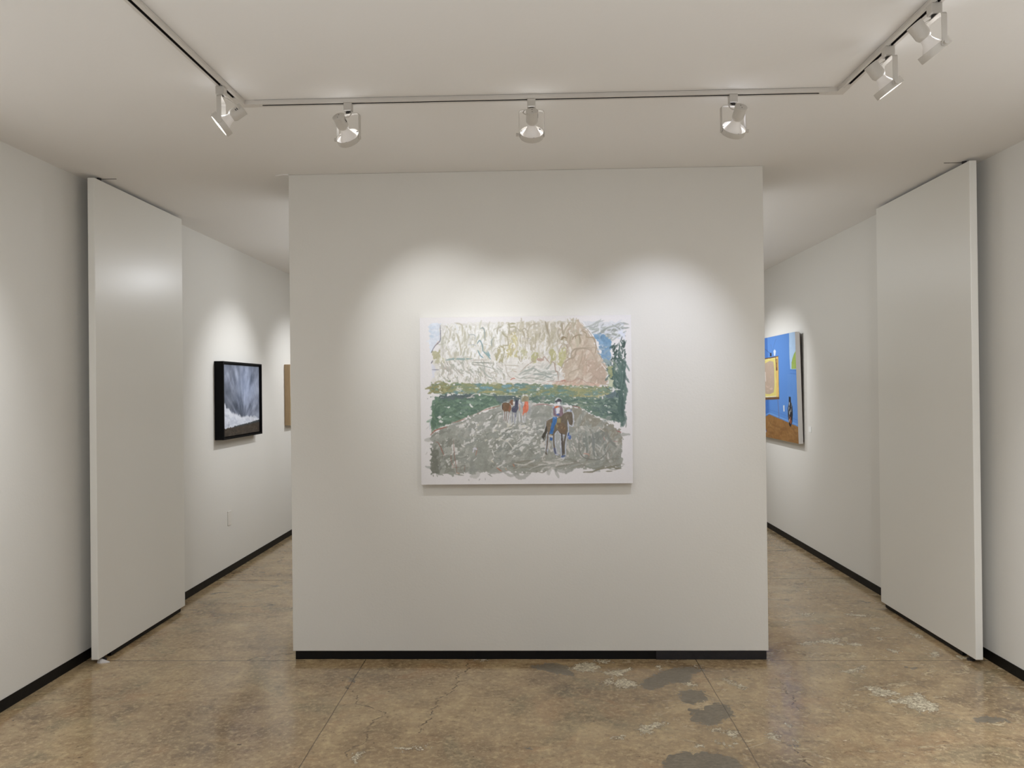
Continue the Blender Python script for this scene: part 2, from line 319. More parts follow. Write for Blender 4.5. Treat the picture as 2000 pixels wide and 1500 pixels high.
    N.l(rg, N.B.inputs['Roughness']); N.B.inputs['Specular IOR Level'].default_value = .55; N.B.inputs['Coat Weight'].default_value = .35; N.B.inputs['Coat Roughness'].default_value = .10
    hgt = N.math('SUBTRACT', N.math('ADD', N.math('MULTIPLY', fine, .25), N.math('MULTIPLY', mid, .5)), N.math('ADD', N.math('MAXIMUM', jm, km), N.math('ADD', pit, N.math('MULTIPLY', cm, .4))))
    b = N.n('ShaderNodeBump'); b.inputs['Strength'].default_value = .22; b.inputs['Distance'].default_value = .006
    N.l(hgt, b.inputs['Height']); N.l(b.outputs['Normal'], N.B.inputs['Normal'])
    return m
build_floor()

# ---------------------------------------------------------------- room shell
def struct(name, *b, m, bev=0): return boxo(name, *b, m, bev=bev, kind='structure')
struct('wall_left', XL-.12, XL, YB, YF, BB, H, m=M_WALL)
struct('wall_right', XR, XR+.12, YB, YF, BB, H, m=M_WALL)
struct('baseboard_left', XL-.12, XL+.004, YB, YF, 0, BB, m=M_BLACK)
struct('baseboard_right', XR-.004, XR+.12, YB, YF, 0, BB, m=M_BLACK)
struct('wall_far', XL, XR, YF, YF+.12, 0, H, m=M_WALL)
struct('ceiling', XL-.12, XR+.12, YB-.12, YF+.12, H, H+.1, m=M_CEIL)
# rear wall behind the camera; its window is invented for the fill light
bm = bmesh.new()
box(bm, XL, -2.2, YB-.12, YB, 0, H); box(bm, 2.2, XR, YB-.12, YB, 0, H); box(bm, -2.2, 2.2, YB-.12, YB, 0, .12); box(bm, -2.2, 2.2, YB-.12, YB, 2.5, H)
tag(link('wall_back', mesh(bm), M_WALL), kind='structure')
bm = bmesh.new()
for x in (-2.2, -.76, .70, 2.14): box(bm, x, x+.06, YB-.09, YB-.03, .12, 2.5)
box(bm, -2.2, 2.2, YB-.09, YB-.03, .12, .18); box(bm, -2.2, 2.2, YB-.09, YB-.03, 2.44, 2.5)
tag(link('assumed_window_1', mesh(bm), M_FRAMEBK), kind='structure')
# free-standing partition in the middle
bm = bmesh.new(); box(bm, BX0, BX1, BY0, BY1, BZ, H, bev=.0035)
wp = link('wall_partition', mesh(bm), M_WALL); tag(wp, kind='structure')
def rough_strip(name, x0, x1, y0, y1, z0, z1, m, seed, amp=.0025):
    """baseboard length with slightly uneven top and foot"""
    r = np.random.default_rng(seed); n = max(4, int((x1-x0)/.05)); bm = bmesh.new(); L = []
    for i in range(n+1):
        x = x0+(x1-x0)*i/n; a = r.normal()*amp*.5; dy = r.normal()*amp*.5
        L.append([bm.verts.new(p) for p in ((x, y0+dy, z0), (x, y0+dy, z1-max(a, 0)), (x, y1, z1), (x, y1, z0))])
    for A, B in zip(L, L[1:]):
        for k in range(4): bm.faces.new((A[k], A[(k+1) % 4], B[(k+1) % 4], B[k]))
    bm.faces.new(L[0]); bm.faces.new(L[-1])
    o = link(name, mesh(bm), m); tag(o, kind='structure'); return o
rough_strip('baseboard_front', BX0+.014, .665, BY0+.010, BY1-.02, 0, BZ+.002, M_BLACK, 3)
rough_strip('baseboard_front_right', .665, BX1-.012, BY0+.002, BY1-.02, 0, BZ-.001, M_BLACK2, 4, .002)
# raised plaster patch and seams at the ceiling
bm = bmesh.new(); prism(bm, [(-1.45, 4.19), (-1.40, 4.17), (-1.372, 4.172), (-1.372, 4.30), (-1.395, 4.25)], H-.006, H)
tag(link('trim_1', mesh(bm), M_CEIL), kind='structure')
for k, (x0, x1) in enumerate(((-2.462, -2.371), (2.283, 2.381))):
    struct('trim_%d' % (k+2), x0, x1, 4.198, 4.202, H-.002, H+.01, m=M_CLIP)

# pivoting wall panels parked along both side walls
def panel(name, label, face, back, y0, y1, zb, zt):
    r = thing(name, label, 'door panel', ((face+back)/2, (y0+y1)/2, 0))
    cx, cy = (face+back)/2, (y0+y1)/2; a, b = min(face, back)-cx, max(face, back)-cx
    bm = bmesh.new(); box(bm, a, b, y0-cy, y1-cy, zb, zt, bev=.003); link('leaf', mesh(bm), M_DOOR, r)
    bm = bmesh.new(); lathe(bm, [(0, zt), (.012, zt), (.012, H), (0, H)], 16)
    p = link('top_pivot', mesh(bm), M_CLIP, r); p.location = (0, (y0-cy)+.08, 0)
    bm = bmesh.new(); lathe(bm, [(0, 0), (.02, 0), (.02, .006), (.010, .008), (.010, zb), (0, zb)], 16)
    p = link('floor_pivot', mesh(bm), M_CLIP, r); p.location = (0, (y0-cy)+.08, 0)
    # dark draught seal set back under the leaf
    bm = bmesh.new(); box(bm, -.012, .012, y0-cy+.14, y1-cy-.05, .004, zb); link('bottom_seal', mesh(bm), M_BLACK, r)
    return r
panel('pivot_panel', 'tall white pivoting wall panel standing open beside the left wall', -2.442, -2.482, 4.103, 5.143, .029, 2.722)
panel('pivot_panel', 'tall white pivoting wall panel standing open beside the right wall', 2.363, 2.402, 4.100, 5.200, .029, 2.722)
# ---------------------------------------------------------------- lighting tracks
TZ0, TZ1, TW = 2.722, 2.7385, .0175
def rail_mesh(L):
    """track along +y from 0 to L, origin on the ceiling plane"""
    bm = bmesh.new(); a, b = TZ0-2.74, TZ1-2.74
    box(bm, -TW, -.0065, 0, L, a, b); box(bm, .0065, TW, 0, L, a, b)
    box(bm, -.0065, .0065, 0, L, a+.009, b, mi=1)
    for g in (-1, 1): box(bm, *sorted((g*.0054, g*.0066)), .002, L-.002, a+.0012, a+.0095, mi=1)
    box(bm, -TW-.0012, TW+.0012, 0, L, a+.0105, a+.0118); box(bm, -TW+.003, TW-.003, 0, L, b, 0, mi=1)  # last box: dark filler standing for the shadow line at the ceiling
    return mesh(bm)
def track(label, x, y, rot, L, group='white lighting tracks on the ceiling'):
    t = thing('lighting_track', label, 'lighting track', (x, y, 2.74), rot, group)
    link('rail', rail_mesh(L), [M_TRACK, M_SLOT], t); return t
LX, RX, TY = -1.215, 1.275, 3.112
tc = track('white ceiling lighting track running straight across the room in front of the partition', LX+.05, TY, -pi/2, RX-LX-.10)
tl = track('white ceiling lighting track running towards the viewer on the left', LX, TY-.05, pi-.012, 2.6)
tr_ = track('white ceiling lighting track running towards the viewer on the right', RX, TY-.05, pi+.012, 2.6)
def connector(parent, wx, wy, sgn):
    """L-shaped corner joiner, world corner (wx, wy)"""
    bm = bmesh.new(); a, b = TZ0-.0006, TZ1+.001; e = .0005
    box(bm, wx-TW-e, wx+TW+e, wy-.052, wy+TW+e, a, b); box(bm, *sorted((wx+sgn*TW, wx+sgn*.054)), wy-TW-e, wy+TW+e, a, b)
    box(bm, *sorted((wx+sgn*.054, wx+sgn*.085)), wy-.006, wy+.006, a, a+.004); box(bm, wx-.006, wx+.006, wy-.085, wy-.052, a, a+.004)
    me = mesh(bm); o = link('corner_connector', me, M_TRACK, parent)
    o.matrix_parent_inverse = (Matrix.Translation(parent.location) @ parent.rotation_euler.to_matrix().to_4x4()).inverted()
    return o
connector(tc, LX, TY, 1); connector(tc, RX, TY, -1)

# ---------------------------------------------------------------- track spotlights
def bmesh_lathe(prof, n=40, closed=False, smooth=True):
    bm = bmesh.new(); lathe(bm, prof, n, closed=closed); return mesh(bm, smooth=smooth)
def lamp_meshes():
    D = {}
    bm = bmesh.new(); box(bm, -.017, .017, -.017, .017, -.034, 0, bev=.003); box(bm, -.005, .005, -.012, .012, 0, .006)
    D['adapter'] = mesh(bm)
    bm = bmesh.new(); lathe(bm, [(0, -.046), (.006, -.046), (.010, -.042), (.010, -.034), (0, -.034)], 16); D['swivel'] = mesh(bm)
    pts = [(-.0520, -.008), (-.0520, .088)] + [(-.0400-.012*cos(t), .088+.012*sin(t)) for t in np.linspace(.25, pi/2, 5)]
    pts += [(-x, z) for x, z in pts[::-1]]
    bm = bmesh.new(); strap(bm, pts, .017, .0022, 0)
    for s in (-1, 1):
        m0 = Matrix.Translation((s*.0520, 0, 0)) @ Matrix.Rotation(pi/2, 4, 'Y')
        r = bmesh.ops.create_cone(bm, cap_ends=True, segments=20, radius1=.0098, radius2=.0098, depth=.0030, matrix=m0)
    D['yoke'] = mesh(bm)
    bm = bmesh.new(); r = bmesh.ops.create_cone(bm, cap_ends=True, segments=14, radius1=.0062, radius2=.0072, depth=.011, matrix=Matrix.Translation((.0595, 0, 0)) @ Matrix.Rotation(pi/2, 4, 'Y'))
    D['knob'] = mesh(bm, smooth=True)
    bm = bmesh.new(); lathe(bm, [(.0425, -.012), (.0485, -.012), (.0500, -.010), (.0500, .012), (.0480, .012), (.0476, -.008), (.0425, -.010)], 48, closed=True)
    for k in range(3):
        a = 2*pi*k/3+.7
        c = bmesh.new(); box(c, .0415, .0478, -.003, .003, .0075, .0092)
        me = bpy.data.meshes.new('t'); c.to_mesh(me); c.free(); me.transform(Matrix.Rotation(a, 4, 'Z'))
        n0 = len(bm.faces); bm.from_mesh(me); bm.faces.ensure_lookup_table()
        for f in bm.faces[n0:]: f.material_index = 1
        # screw heads round the band
        q = bmesh.ops.create_cone(bm, cap_ends=True, segments=8, radius1=.0018, radius2=.0018, depth=.0012, matrix=Matrix.Rotation(a+.5, 4, 'Z') @ Matrix.Translation((.0505, 0, .002)) @ Matrix.Rotation(pi/2, 4, 'Y'))
    D['ring'] = mesh(bm, smooth=True)
    D['bulb'] = bmesh_lathe([(.0370, .000), (.0345, .005), (.0310, .011), (.0270, .018), (.0230, .025), (.0198, .032), (.0175, .039), (.0166, .046), (.0166, .060)])
    bm = bmesh.new(); lathe(bm, [(.0355, .001), (.0468, .001), (.0470, 0), (.0462, -.0045), (.036, -.0070), (.02, -.0085), (0, -.009)], 48)
    for f in bm.faces:
        if sum(v.co.z for v in f.verts)/len(f.verts) > .0009: f.material_index = 1
    D['lens'] = mesh(bm, smooth=True)
    bm = bmesh.new(); lathe(bm, [(0, .0480), (.0172, .0480), (.0198, .0505), (.0236, .058), (.0242, .062), (.0242, .1020), (.0256, .1025), (.0256, .1050), (.0240, .1060), (0, .1065)], 36)
    for a in (-.3, .1):   # vent slots and the two cap screws
        for k in range(3):
            box(bm, .0243, .0249, -.0045+a*0, .0045, .076+k*.0065, .079+k*.0065, mi=1)
    for y in (-.009, .009): box(bm, -.0016, .0016, y-.0016, y+.0016, .1060, .1070, mi=1)
    D['socket'] = mesh(bm, smooth=True)
    return D
LM = lamp_meshes()
MATS = dict(adapter=[M_LAMP], swivel=[M_CLIP], yoke=[M_LAMP], knob=[M_LAMP], ring=[M_LAMP, M_CLIP], bulb=[M_BULB], lens=[M_LENS, M_RIM], socket=[M_LAMP, M_CLIP])
for k, me in LM.items():
    for m in MATS[k]: me.materials.append(m)
LIGHT = {}
def spotlight(label, x, y, psi, theta, power, knob=1, trackrot=0, size=57, blend=1.0, slot=0, cord=1, leak=.055, color=NEUT):
    """psi: compass angle of the beam from +y towards +x; theta: degrees below the horizontal"""
    r = thing('track_spotlight', label, 'spotlight', (x, y, TZ0), 0, 'white track spotlights')
    def part(k, par=r, M=Matrix()):
        o = bpy.data.objects.new(k, LM[k]); COL.objects.link(o); o.parent = par; o.matrix_local = M; return o
    part('adapter', M=Matrix.Rotation(trackrot, 4, 'Z')); part('swivel')
    psi, theta = rad(psi), rad(theta)
    a = Vector((sin(psi)*cos(theta), cos(psi)*cos(theta), -sin(theta))); q = Vector((cos(psi), -sin(psi), 0))
    zc = -.046-.100
    Y = Matrix.Translation((0, 0, zc)) @ Matrix.Rotation(-psi, 4, 'Z')
    part('yoke', M=Y); part('knob', M=Y @ (Matrix.Rotation(pi, 4, 'Z') if knob < 0 else Matrix()))
    z = -a; yv = z.cross(q)
    Hm = Matrix(((q.x, yv.x, z.x, 0), (q.y, yv.y, z.y, 0), (q.z, yv.z, z.z, zc), (0, 0, 0, 1)))
    part('ring', M=Hm); b = part('bulb', M=Hm); part('lens', b)
    part('socket', M=Hm @ Matrix.Rotation(rad(slot), 4, 'Z'))
    # supply cord from the swivel to the side of the socket
    p1 = Hm @ Vector((-.024*cord, 0, .090)); p0 = Vector((0, 0, -.040)); side = (Hm.to_3x3() @ Vector((-cord, 0, .2))).normalized()
    P = []
    c0 = p0 + side*.030 + Vector((0, 0, -.004)); c1 = p1 + side*.026
    for i in range(13):
        t = i/12; P.append((1-t)**3*p0 + 3*(1-t)**2*t*c0 + 3*(1-t)*t*t*c1 + t**3*p1)
    bm = bmesh.new(); tube(bm, P, .0024, 8); link('cord', mesh(bm, smooth=True), M_LAMP, r)
    wp = Vector((x, y, TZ0)) + Vector((0, 0, zc)) + a*.022
    light('spot_beam', 'SPOT', wp, wp+a, power, color, spot_size=rad(size), spot_blend=blend, shadow_soft_size=.012)
    # light leaking backwards through the open gimbal ring
    lk = Vector((x, y, TZ0)) + (Hm @ Vector((0, .040, .034)))
    light('spot_leak', 'POINT', lk, lk+a, leak, color, shadow_soft_size=.012)
    return r
COOL = (.84, .89, 1.04)
spotlight('white spotlight left of the cross track, turned to the left wall, showing vent slots', -1.222, 2.915, -103, 39, 66, size=84, knob=1, slot=170, cord=1)
spotlight('white spotlight on the cross track left of the middle one, its socket leaning left', -.765, TY, 15.5, 38, 26, knob=-1, cord=-1)
spotlight('white spotlight at the middle of the cross track, pointing straight at the painting', .003, TY, -2, 42, 18, knob=-1, cord=1)
spotlight('white spotlight on the cross track right of the middle one, its socket leaning right', .836, TY, -9, 41, 30, size=54, knob=1, cord=1, color=COOL)
spotlight('white spotlight on the right track nearest the corner, with its lit bulb face showing', 1.277, 2.700, 91, 54.5, 52, size=84, knob=1, slot=90, cord=1)
spotlight('white spotlight on the right track nearest the viewer, cut close to the top edge', 1.281, 2.400, 88, 52, 52, size=84, knob=1, slot=90, cord=1)
# back room lamps behind the partition
BS = dict(spot_size=rad(60), spot_blend=1.0, shadow_soft_size=.03)
light('back_spot', 'SPOT', (-1.15, 6.28, 2.55), (-2.56, 6.28, 1.45), 54, NEUT, **BS)
light('back_spot', 'SPOT', (-1.20, 7.95, 2.55), (-2.56, 7.70, 1.45), 54, NEUT, **BS)
light('back_spot', 'SPOT', (1.17, 8.30, 2.55), (2.48, 7.60, 1.45), 54, NEUT, **BS)
light('back_spot', 'SPOT', (-1.20, 6.95, 2.58), (-2.45, 4.9, 1.9), 9, NEUT, spot_size=rad(100), spot_blend=1, shadow_soft_size=.06)
light('back_spot', 'SPOT', (1.17, 6.90, 2.55), (2.48, 7.40, 1.45), 30, NEUT, **BS)

# ---------------------------------------------------------------- paint engine
class Canvas:
    def __init__(s, w, h, fn, seed=1, base=(226, 222, 220)):
        s.w, s.h, s.fn = w, h, fn; s.rng = np.random.default_rng(seed)
        s.I = np.ones((h, w, 3))*np.array(base, float)
        s.YY, s.XX = np.mgrid[0:h, 0:w].astype(float)
        s.n1, s.n2, s.n3 = s.noise(2.2), s.noise(6), s.noise(22)
    def noise(s, sc, sx=1):
        gh, gw = int(s.h/sc)+3, int(s.w/(sc*sx))+3; g = s.rng.standard_normal((gh, gw))
        y = s.YY/sc; x = s.XX/(sc*sx); iy, ix = y.astype(int), x.astype(int); fy, fx = y-iy, x-ix
        fy = fy*fy*(3-2*fy); fx = fx*fx*(3-2*fx)
        return (g[iy, ix]*(1-fx)+g[iy, ix+1]*fx)*(1-fy)+(g[iy+1, ix]*(1-fx)+g[iy+1, ix+1]*fx)*fy
    def sub(s, x0, y0, x1, y1):
        a, b = max(int(x0), 0), min(int(x1)+1, s.w); c, d = max(int(y0), 0), min(int(y1)+1, s.h)
        return None if b <= a or d <= c else (slice(c, d), slice(a, b))
    def blend(s, S, m, col):
        m = m[..., None]; s.I[S] = s.I[S]*(1-m)+m*col
    def poly(s, pts, col, op=1.0, rag=3.0, var=7, soft=1.0, k=None):
        P = [s.fn(*p) for p in pts] if k is None else pts; xs, ys = [p[0] for p in P], [p[1] for p in P]; R = rag*2+2
        S = s.sub(min(xs)-R, min(ys)-R, max(xs)+R, max(ys)+R)
        if S is None: return
        d = poly_sd(P, s.XX[S], s.YY[S]) + rag*(.75*s.n2[S]+.25*s.n1[S])
        m = np.clip(d/soft+.5, 0, 1)*op
        c = np.array(col, float)+var*(s.n2[S]*.6+s.n3[S]*.6+s.n1[S]*.3)[..., None]
        s.blend(S, m, c)
    def stroke(s, pts, wd, col, op=.95, rag=.28, var=7, smooth=True, taper=.5, raw=False):
        P = np.array(pts if raw else [s.fn(*p) for p in pts], float)
        if not raw: wd = wd*s.scale
        if smooth and len(P) > 2:
            Q = []
            for i in range(len(P)-1):
                p0, p1, p2, p3 = P[max(i-1, 0)], P[i], P[i+1], P[min(i+2, len(P)-1)]
                for t in (0, .25, .5, .75): Q.append(.5*((2*p1)+(-p0+p2)*t+(2*p0-5*p1+4*p2-p3)*t*t+(-p0+3*p1-3*p2+p3)*t**3))
            P = np.array(Q+[P[-1]])
        R = wd+2; S = s.sub(P[:, 0].min()-R, P[:, 1].min()-R, P[:, 0].max()+R, P[:, 1].max()+R)
        if S is None: return
        X, Y = s.XX[S], s.YY[S]; best = np.full(X.shape, 1e9); tt = np.zeros(X.shape); sd = np.zeros(X.shape)
        n = len(P)-1
        for i in range(n):
            a, b = P[i], P[i+1]; e = b-a; L = e@e+1e-9; t = np.clip(((X-a[0])*e[0]+(Y-a[1])*e[1])/L, 0, 1)
            dx, dy = X-a[0]-t*e[0], Y-a[1]-t*e[1]; d = np.hypot(dx, dy); u = d < best
            best = np.where(u, d, best); tt = np.where(u, (i+t)/n, tt); sd = np.where(u, (dx*-e[1]+dy*e[0])/math.sqrt(L), sd)
        hw = wd/2*(1-taper*np.abs(2*tt-1)**3)
        m = np.clip((hw-best+rag*wd*.35*(s.n1[S]*.5+s.n2[S]*.7))*.75+.45, 0, 1)*op
        br = np.sin(sd*2.1+s.n3[S]*2)*.5+s.n1[S]*.35
        m *= np.clip(1.0+.25*br-.25*tt*(s.n1[S] > .6), 0, 1)
        s.blend(S, m, np.array(col, float)+var*br[..., None]+s.rng.normal()*var*.4)
    def scatter(s, pts, n, ln, wd, ang, cols, op=.85, curve=.3, var=6):
        P = [s.fn(*p) for p in pts]; xs, ys = [p[0] for p in P], [p[1] for p in P]; k = 0; tries = 0
        while k < n and tries < n*20:
            tries += 1; x, y = s.rng.uniform(min(xs), max(xs)), s.rng.uniform(min(ys), max(ys))
            if poly_sd(P, np.array([x]), np.array([y]))[0] < 0: continue
            a = rad(ang(x, y) if callable(ang) else ang[0]+s.rng.normal()*ang[1]); L = s.scale*s.rng.uniform(*ln); w_ = s.scale*s.rng.uniform(*wd)
            c = s.rng.normal()*curve; d0 = np.array([cos(a), sin(a)]); nn = np.array([-d0[1], d0[0]]); p = np.array([x, y])
            s.stroke([p-d0*L/2, p+nn*c*L*.4, p+d0*L/2], w_, cols[s.rng.integers(len(cols))], op*s.rng.uniform(.7, 1.05), var=var, raw=True); k += 1
    def flow(s, pts, cols, sc=5, stretch=3, ang=0, thr=.8, op=.9, soft=.25, warp=4, edge=5):
        """organic streaky patches inside a region: warped, stretched noise above a threshold"""
        P = [s.fn(*p) for p in pts]; xs, ys = [p[0] for p in P], [p[1] for p in P]
        S = s.sub(min(xs), min(ys), max(xs), max(ys)); X, Y = s.XX[S], s.YY[S]; a = rad(ang)
        inside = np.clip(poly_sd(P, X, Y)/edge, 0, 1)
        U = (X*cos(a)+Y*sin(a)+warp*s.n3[S])/(sc*stretch)+200; V = (-X*sin(a)+Y*cos(a)+warp*1.2*s.n3[S][::-1]+warp*.4*s.n2[S])/sc+200
        for c in cols:
            g = s.rng.standard_normal((97, 97)); iu, iv = U.astype(int), V.astype(int); fu, fv = U-iu, V-iv
            fu = fu*fu*(3-2*fu); fv = fv*fv*(3-2*fv); G = lambda i, j: g[(iu+i) % 97, (iv+j) % 97]
            N = (G(0, 0)*(1-fu)+G(1, 0)*fu)*(1-fv)+(G(0, 1)*(1-fu)+G(1, 1)*fu)*fv + .25*s.n2[S]+.12*s.n1[S]
            s.blend(S, np.clip((N-thr)/soft, 0, 1)*op*inside, np.array(c, float)+(s.n1[S]*3)[..., None])
    def soften(s, k=.5):
        A = s.I; B = A.copy(); B[1:-1, 1:-1] = (A[:-2, 1:-1]+A[2:, 1:-1]+A[1:-1, :-2]+A[1:-1, 2:])/4; s.I = A*(1-k)+B*k
    def mesh(s, name, A, B, C, D, gain=1.0):
        """corners A top-left, B top-right, C bottom-right, D bottom-left in local space"""
        h, w = s.h, s.w; u = (s.XX/(w-1))[..., None]; v = (s.YY/(h-1))[..., None]; A, B, C, D = map(np.array, (A, B, C, D))
        co = (A*(1-u)+B*u)*(1-v)+(D*(1-u)+C*u)*v
        me = bpy.data.meshes.new(name); me.vertices.add(w*h); me.vertices.foreach_set('co', co.reshape(-1).astype(np.float32))
        i = np.arange(w*h).reshape(h, w); q = np.stack([i[:-1, :-1], i[1:, :-1], i[1:, 1:], i[:-1, 1:]], -1).reshape(-1); nf = (w-1)*(h-1)
        me.loops.add(nf*4); me.loops.foreach_set('vertex_index', q.astype(np.int32)); me.polygons.add(nf)
        me.polygons.foreach_set('loop_start', np.arange(0, nf*4, 4, dtype=np.int32)); me.update(calc_edges=True)
        c = np.clip(s.I*gain/255, 0, 1); lin = np.where(c <= .04045, c/12.92, ((c+.055)/1.055)**2.4)
        at = me.attributes.new('paint', 'FLOAT_COLOR', 'POINT')
        at.data.foreach_set('color', np.concatenate([lin, np.ones((h, w, 1))], -1).reshape(-1).astype(np.float32)); return me
# ---------------------------------------------------------------- large painting: riders on a road below a cliff
CW, CH = 640, 506
def c1(x, y):
    t = (y-70)/1300; l, r = 72+13*t, 1708+27*t; s_ = (x-l)/(r-l); a, b = 80-25*s_, 1372-12*s_
    return s_*(CW-1), (y-a)/(b-a)*(CH-1)
def HZ(x, y): return 671.2+x*.3553, 671.2+y*.3553
cv = Canvas(CW, CH, c1, seed=7, base=(224, 220, 220)); cv.scale = CW/1645.
S = cv.stroke; PL = cv.poly; SCT = cv.scatter
def HS(pts, wd, col, **k): S([HZ(*p) for p in pts], wd*.3553, col, **k)
def HP(pts, col, **k): PL([HZ(*p) for p in pts], col, **k)
# sky at the left and thin washes
PL([(150, 130), (235, 125), (232, 240), (160, 350), (150, 300)], (206, 214, 228), op=.9)
PL([(165, 440), (230, 450), (240, 570), (170, 590)], (208, 210, 222), op=.8)
SCT([(150, 140), (230, 140), (220, 250), (150, 320)], 9, (30, 60), (14, 26), (10, 20), [(176, 196, 216), (192, 206, 224), (214, 220, 230)], op=.7)
# cliff body
cliff = [(235, 135), (420, 118), (780, 112), (1000, 106), (1300, 98), (1360, 150), (1420, 240), (1460, 350), (1525, 450), (1545, 612), (1200, 606), (700, 590), (160, 590), (200, 480), (165, 420), (230, 300)]
PL(cliff, (216, 212, 205))
PL([(235, 140), (760, 118), (760, 300), (420, 400), (235, 300)], (218, 216, 210), rag=6)
PL([(700, 120), (1300, 100), (1380, 180), (1420, 250), (1000, 300), (700, 260)], (190, 182, 162), op=.8, rag=6)
PL([(1150, 130), (1300, 100), (1380, 180), (1450, 330), (1530, 460), (1540, 610), (1190, 590), (1180, 430)], (190, 172, 150), op=.95, rag=6)
PL([(1340, 380), (1500, 440), (1540, 600), (1400, 570), (1330, 480)], (182, 156, 136), op=.8, rag=7)
PL([(1060, 590), (1200, 560), (1300, 555), (1470, 590), (1500, 612), (1210, 604)], (204, 170, 148), op=.9, rag=4)
SCT([(240, 150), (760, 125), (760, 400), (240, 400)], 90, (35, 110), (9, 20), (95, 26), [(230, 228, 226), (186, 182, 162), (218, 216, 212), (196, 190, 172), (176, 176, 156), (226, 228, 232), (190, 188, 168)], op=.85)
SCT([(760, 125), (1250, 105), (1380, 200), (1180, 420), (780, 400)], 95, (35, 110), (9, 22), (92, 20), [(224, 218, 212), (174, 164, 138), (190, 182, 158), (212, 206, 198), (180, 172, 144), (164, 152, 126), (222, 218, 214)], op=.8)
SCT([(1180, 300), (1420, 260), (1530, 590), (1200, 590)], 50, (40, 110), (10, 26), (118, 24), [(196, 178, 156), (178, 156, 134), (186, 164, 144), (206, 190, 170), (172, 150, 130), (192, 164, 142)], op=.7)
SCT([(240, 420), (700, 420), (700, 580), (230, 580)], 80, (50, 120), (9, 16), (62, 24), [(228, 226, 224), (162, 164, 150), (186, 182, 172), (158, 162, 150), (214, 206, 200), (178, 168, 158)], op=.8)
SCT([(860, 470), (1000, 430), (1180, 520), (1180, 560), (840, 570)], 44, (50, 120), (8, 16), (-18, 22), [(226, 226, 222), (176, 180, 170), (196, 194, 186), (162, 168, 160), (214, 206, 200)], op=.75)
K1, K2, K3, OL = (176, 170, 134), (168, 160, 124), (158, 144, 122), (184, 180, 128)
for p in ([(690, 290), (740, 300), (745, 430), (650, 420)],): PL(p, K2, rag=4)
PL([(780, 170), (820, 200), (845, 300), (835, 385), (750, 385), (745, 330), (775, 270)], (192, 182, 132), rag=4)
PL([(840, 300), (910, 330), (905, 400), (850, 390)], (188, 184, 146), rag=4)
PL([(940, 350), (990, 345), (1010, 400), (960, 430), (930, 410)], (182, 180, 128), rag=3)
PL([(1080, 320), (1120, 320), (1130, 400), (1090, 430)], (182, 178, 128), rag=3)
PL([(1160, 330), (1205, 300), (1215, 380), (1180, 460), (1140, 440)], (182, 178, 124), rag=3)
PL([(170, 350), (230, 330), (225, 400), (180, 400)], (172, 168, 132), rag=4)
PL([(200, 400), (280, 385), (270, 430), (180, 440)], (190, 186, 156), rag=4)
S([(275, 408), (340, 398), (400, 400), (480, 396)], 16, (134, 158, 154)); S([(330, 392), (480, 398)], 8, (146, 164, 160))
cv.flow([(240, 140), (760, 118), (900, 400), (700, 585), (190, 580), (240, 300)], [(230, 228, 226), (182, 178, 158), (232, 231, 229)], sc=4.2, stretch=3.4, ang=100, thr=.7, op=.8, warp=3.6)
cv.flow([(240, 410), (720, 420), (800, 585), (200, 585)], [(160, 162, 148), (230, 228, 226), (178, 176, 164)], sc=3.6, stretch=4, ang=66, thr=.8, op=.85, warp=4.0)
cv.flow([(740, 118), (1300, 104), (1250, 430), (860, 440), (740, 330)], [(172, 162, 136), (226, 221, 216), (198, 190, 170), (224, 221, 218)], sc=4.2, stretch=3.6, ang=94, thr=.85, op=.75, warp=3.1)
cv.flow([(1200, 130), (1370, 160), (1530, 480), (1535, 600), (1190, 590)], [(168, 148, 126), (212, 198, 182), (180, 160, 138)], sc=5, stretch=3.2, ang=120, thr=.85, op=.65, warp=4.0)
cv.flow([(850, 480), (1000, 420), (1180, 520), (1190, 575), (830, 575)], [(160, 166, 156), (228, 227, 223), (172, 176, 166)], sc=3.6, stretch=4, ang=-16, thr=.75, op=.75, warp=3.1)
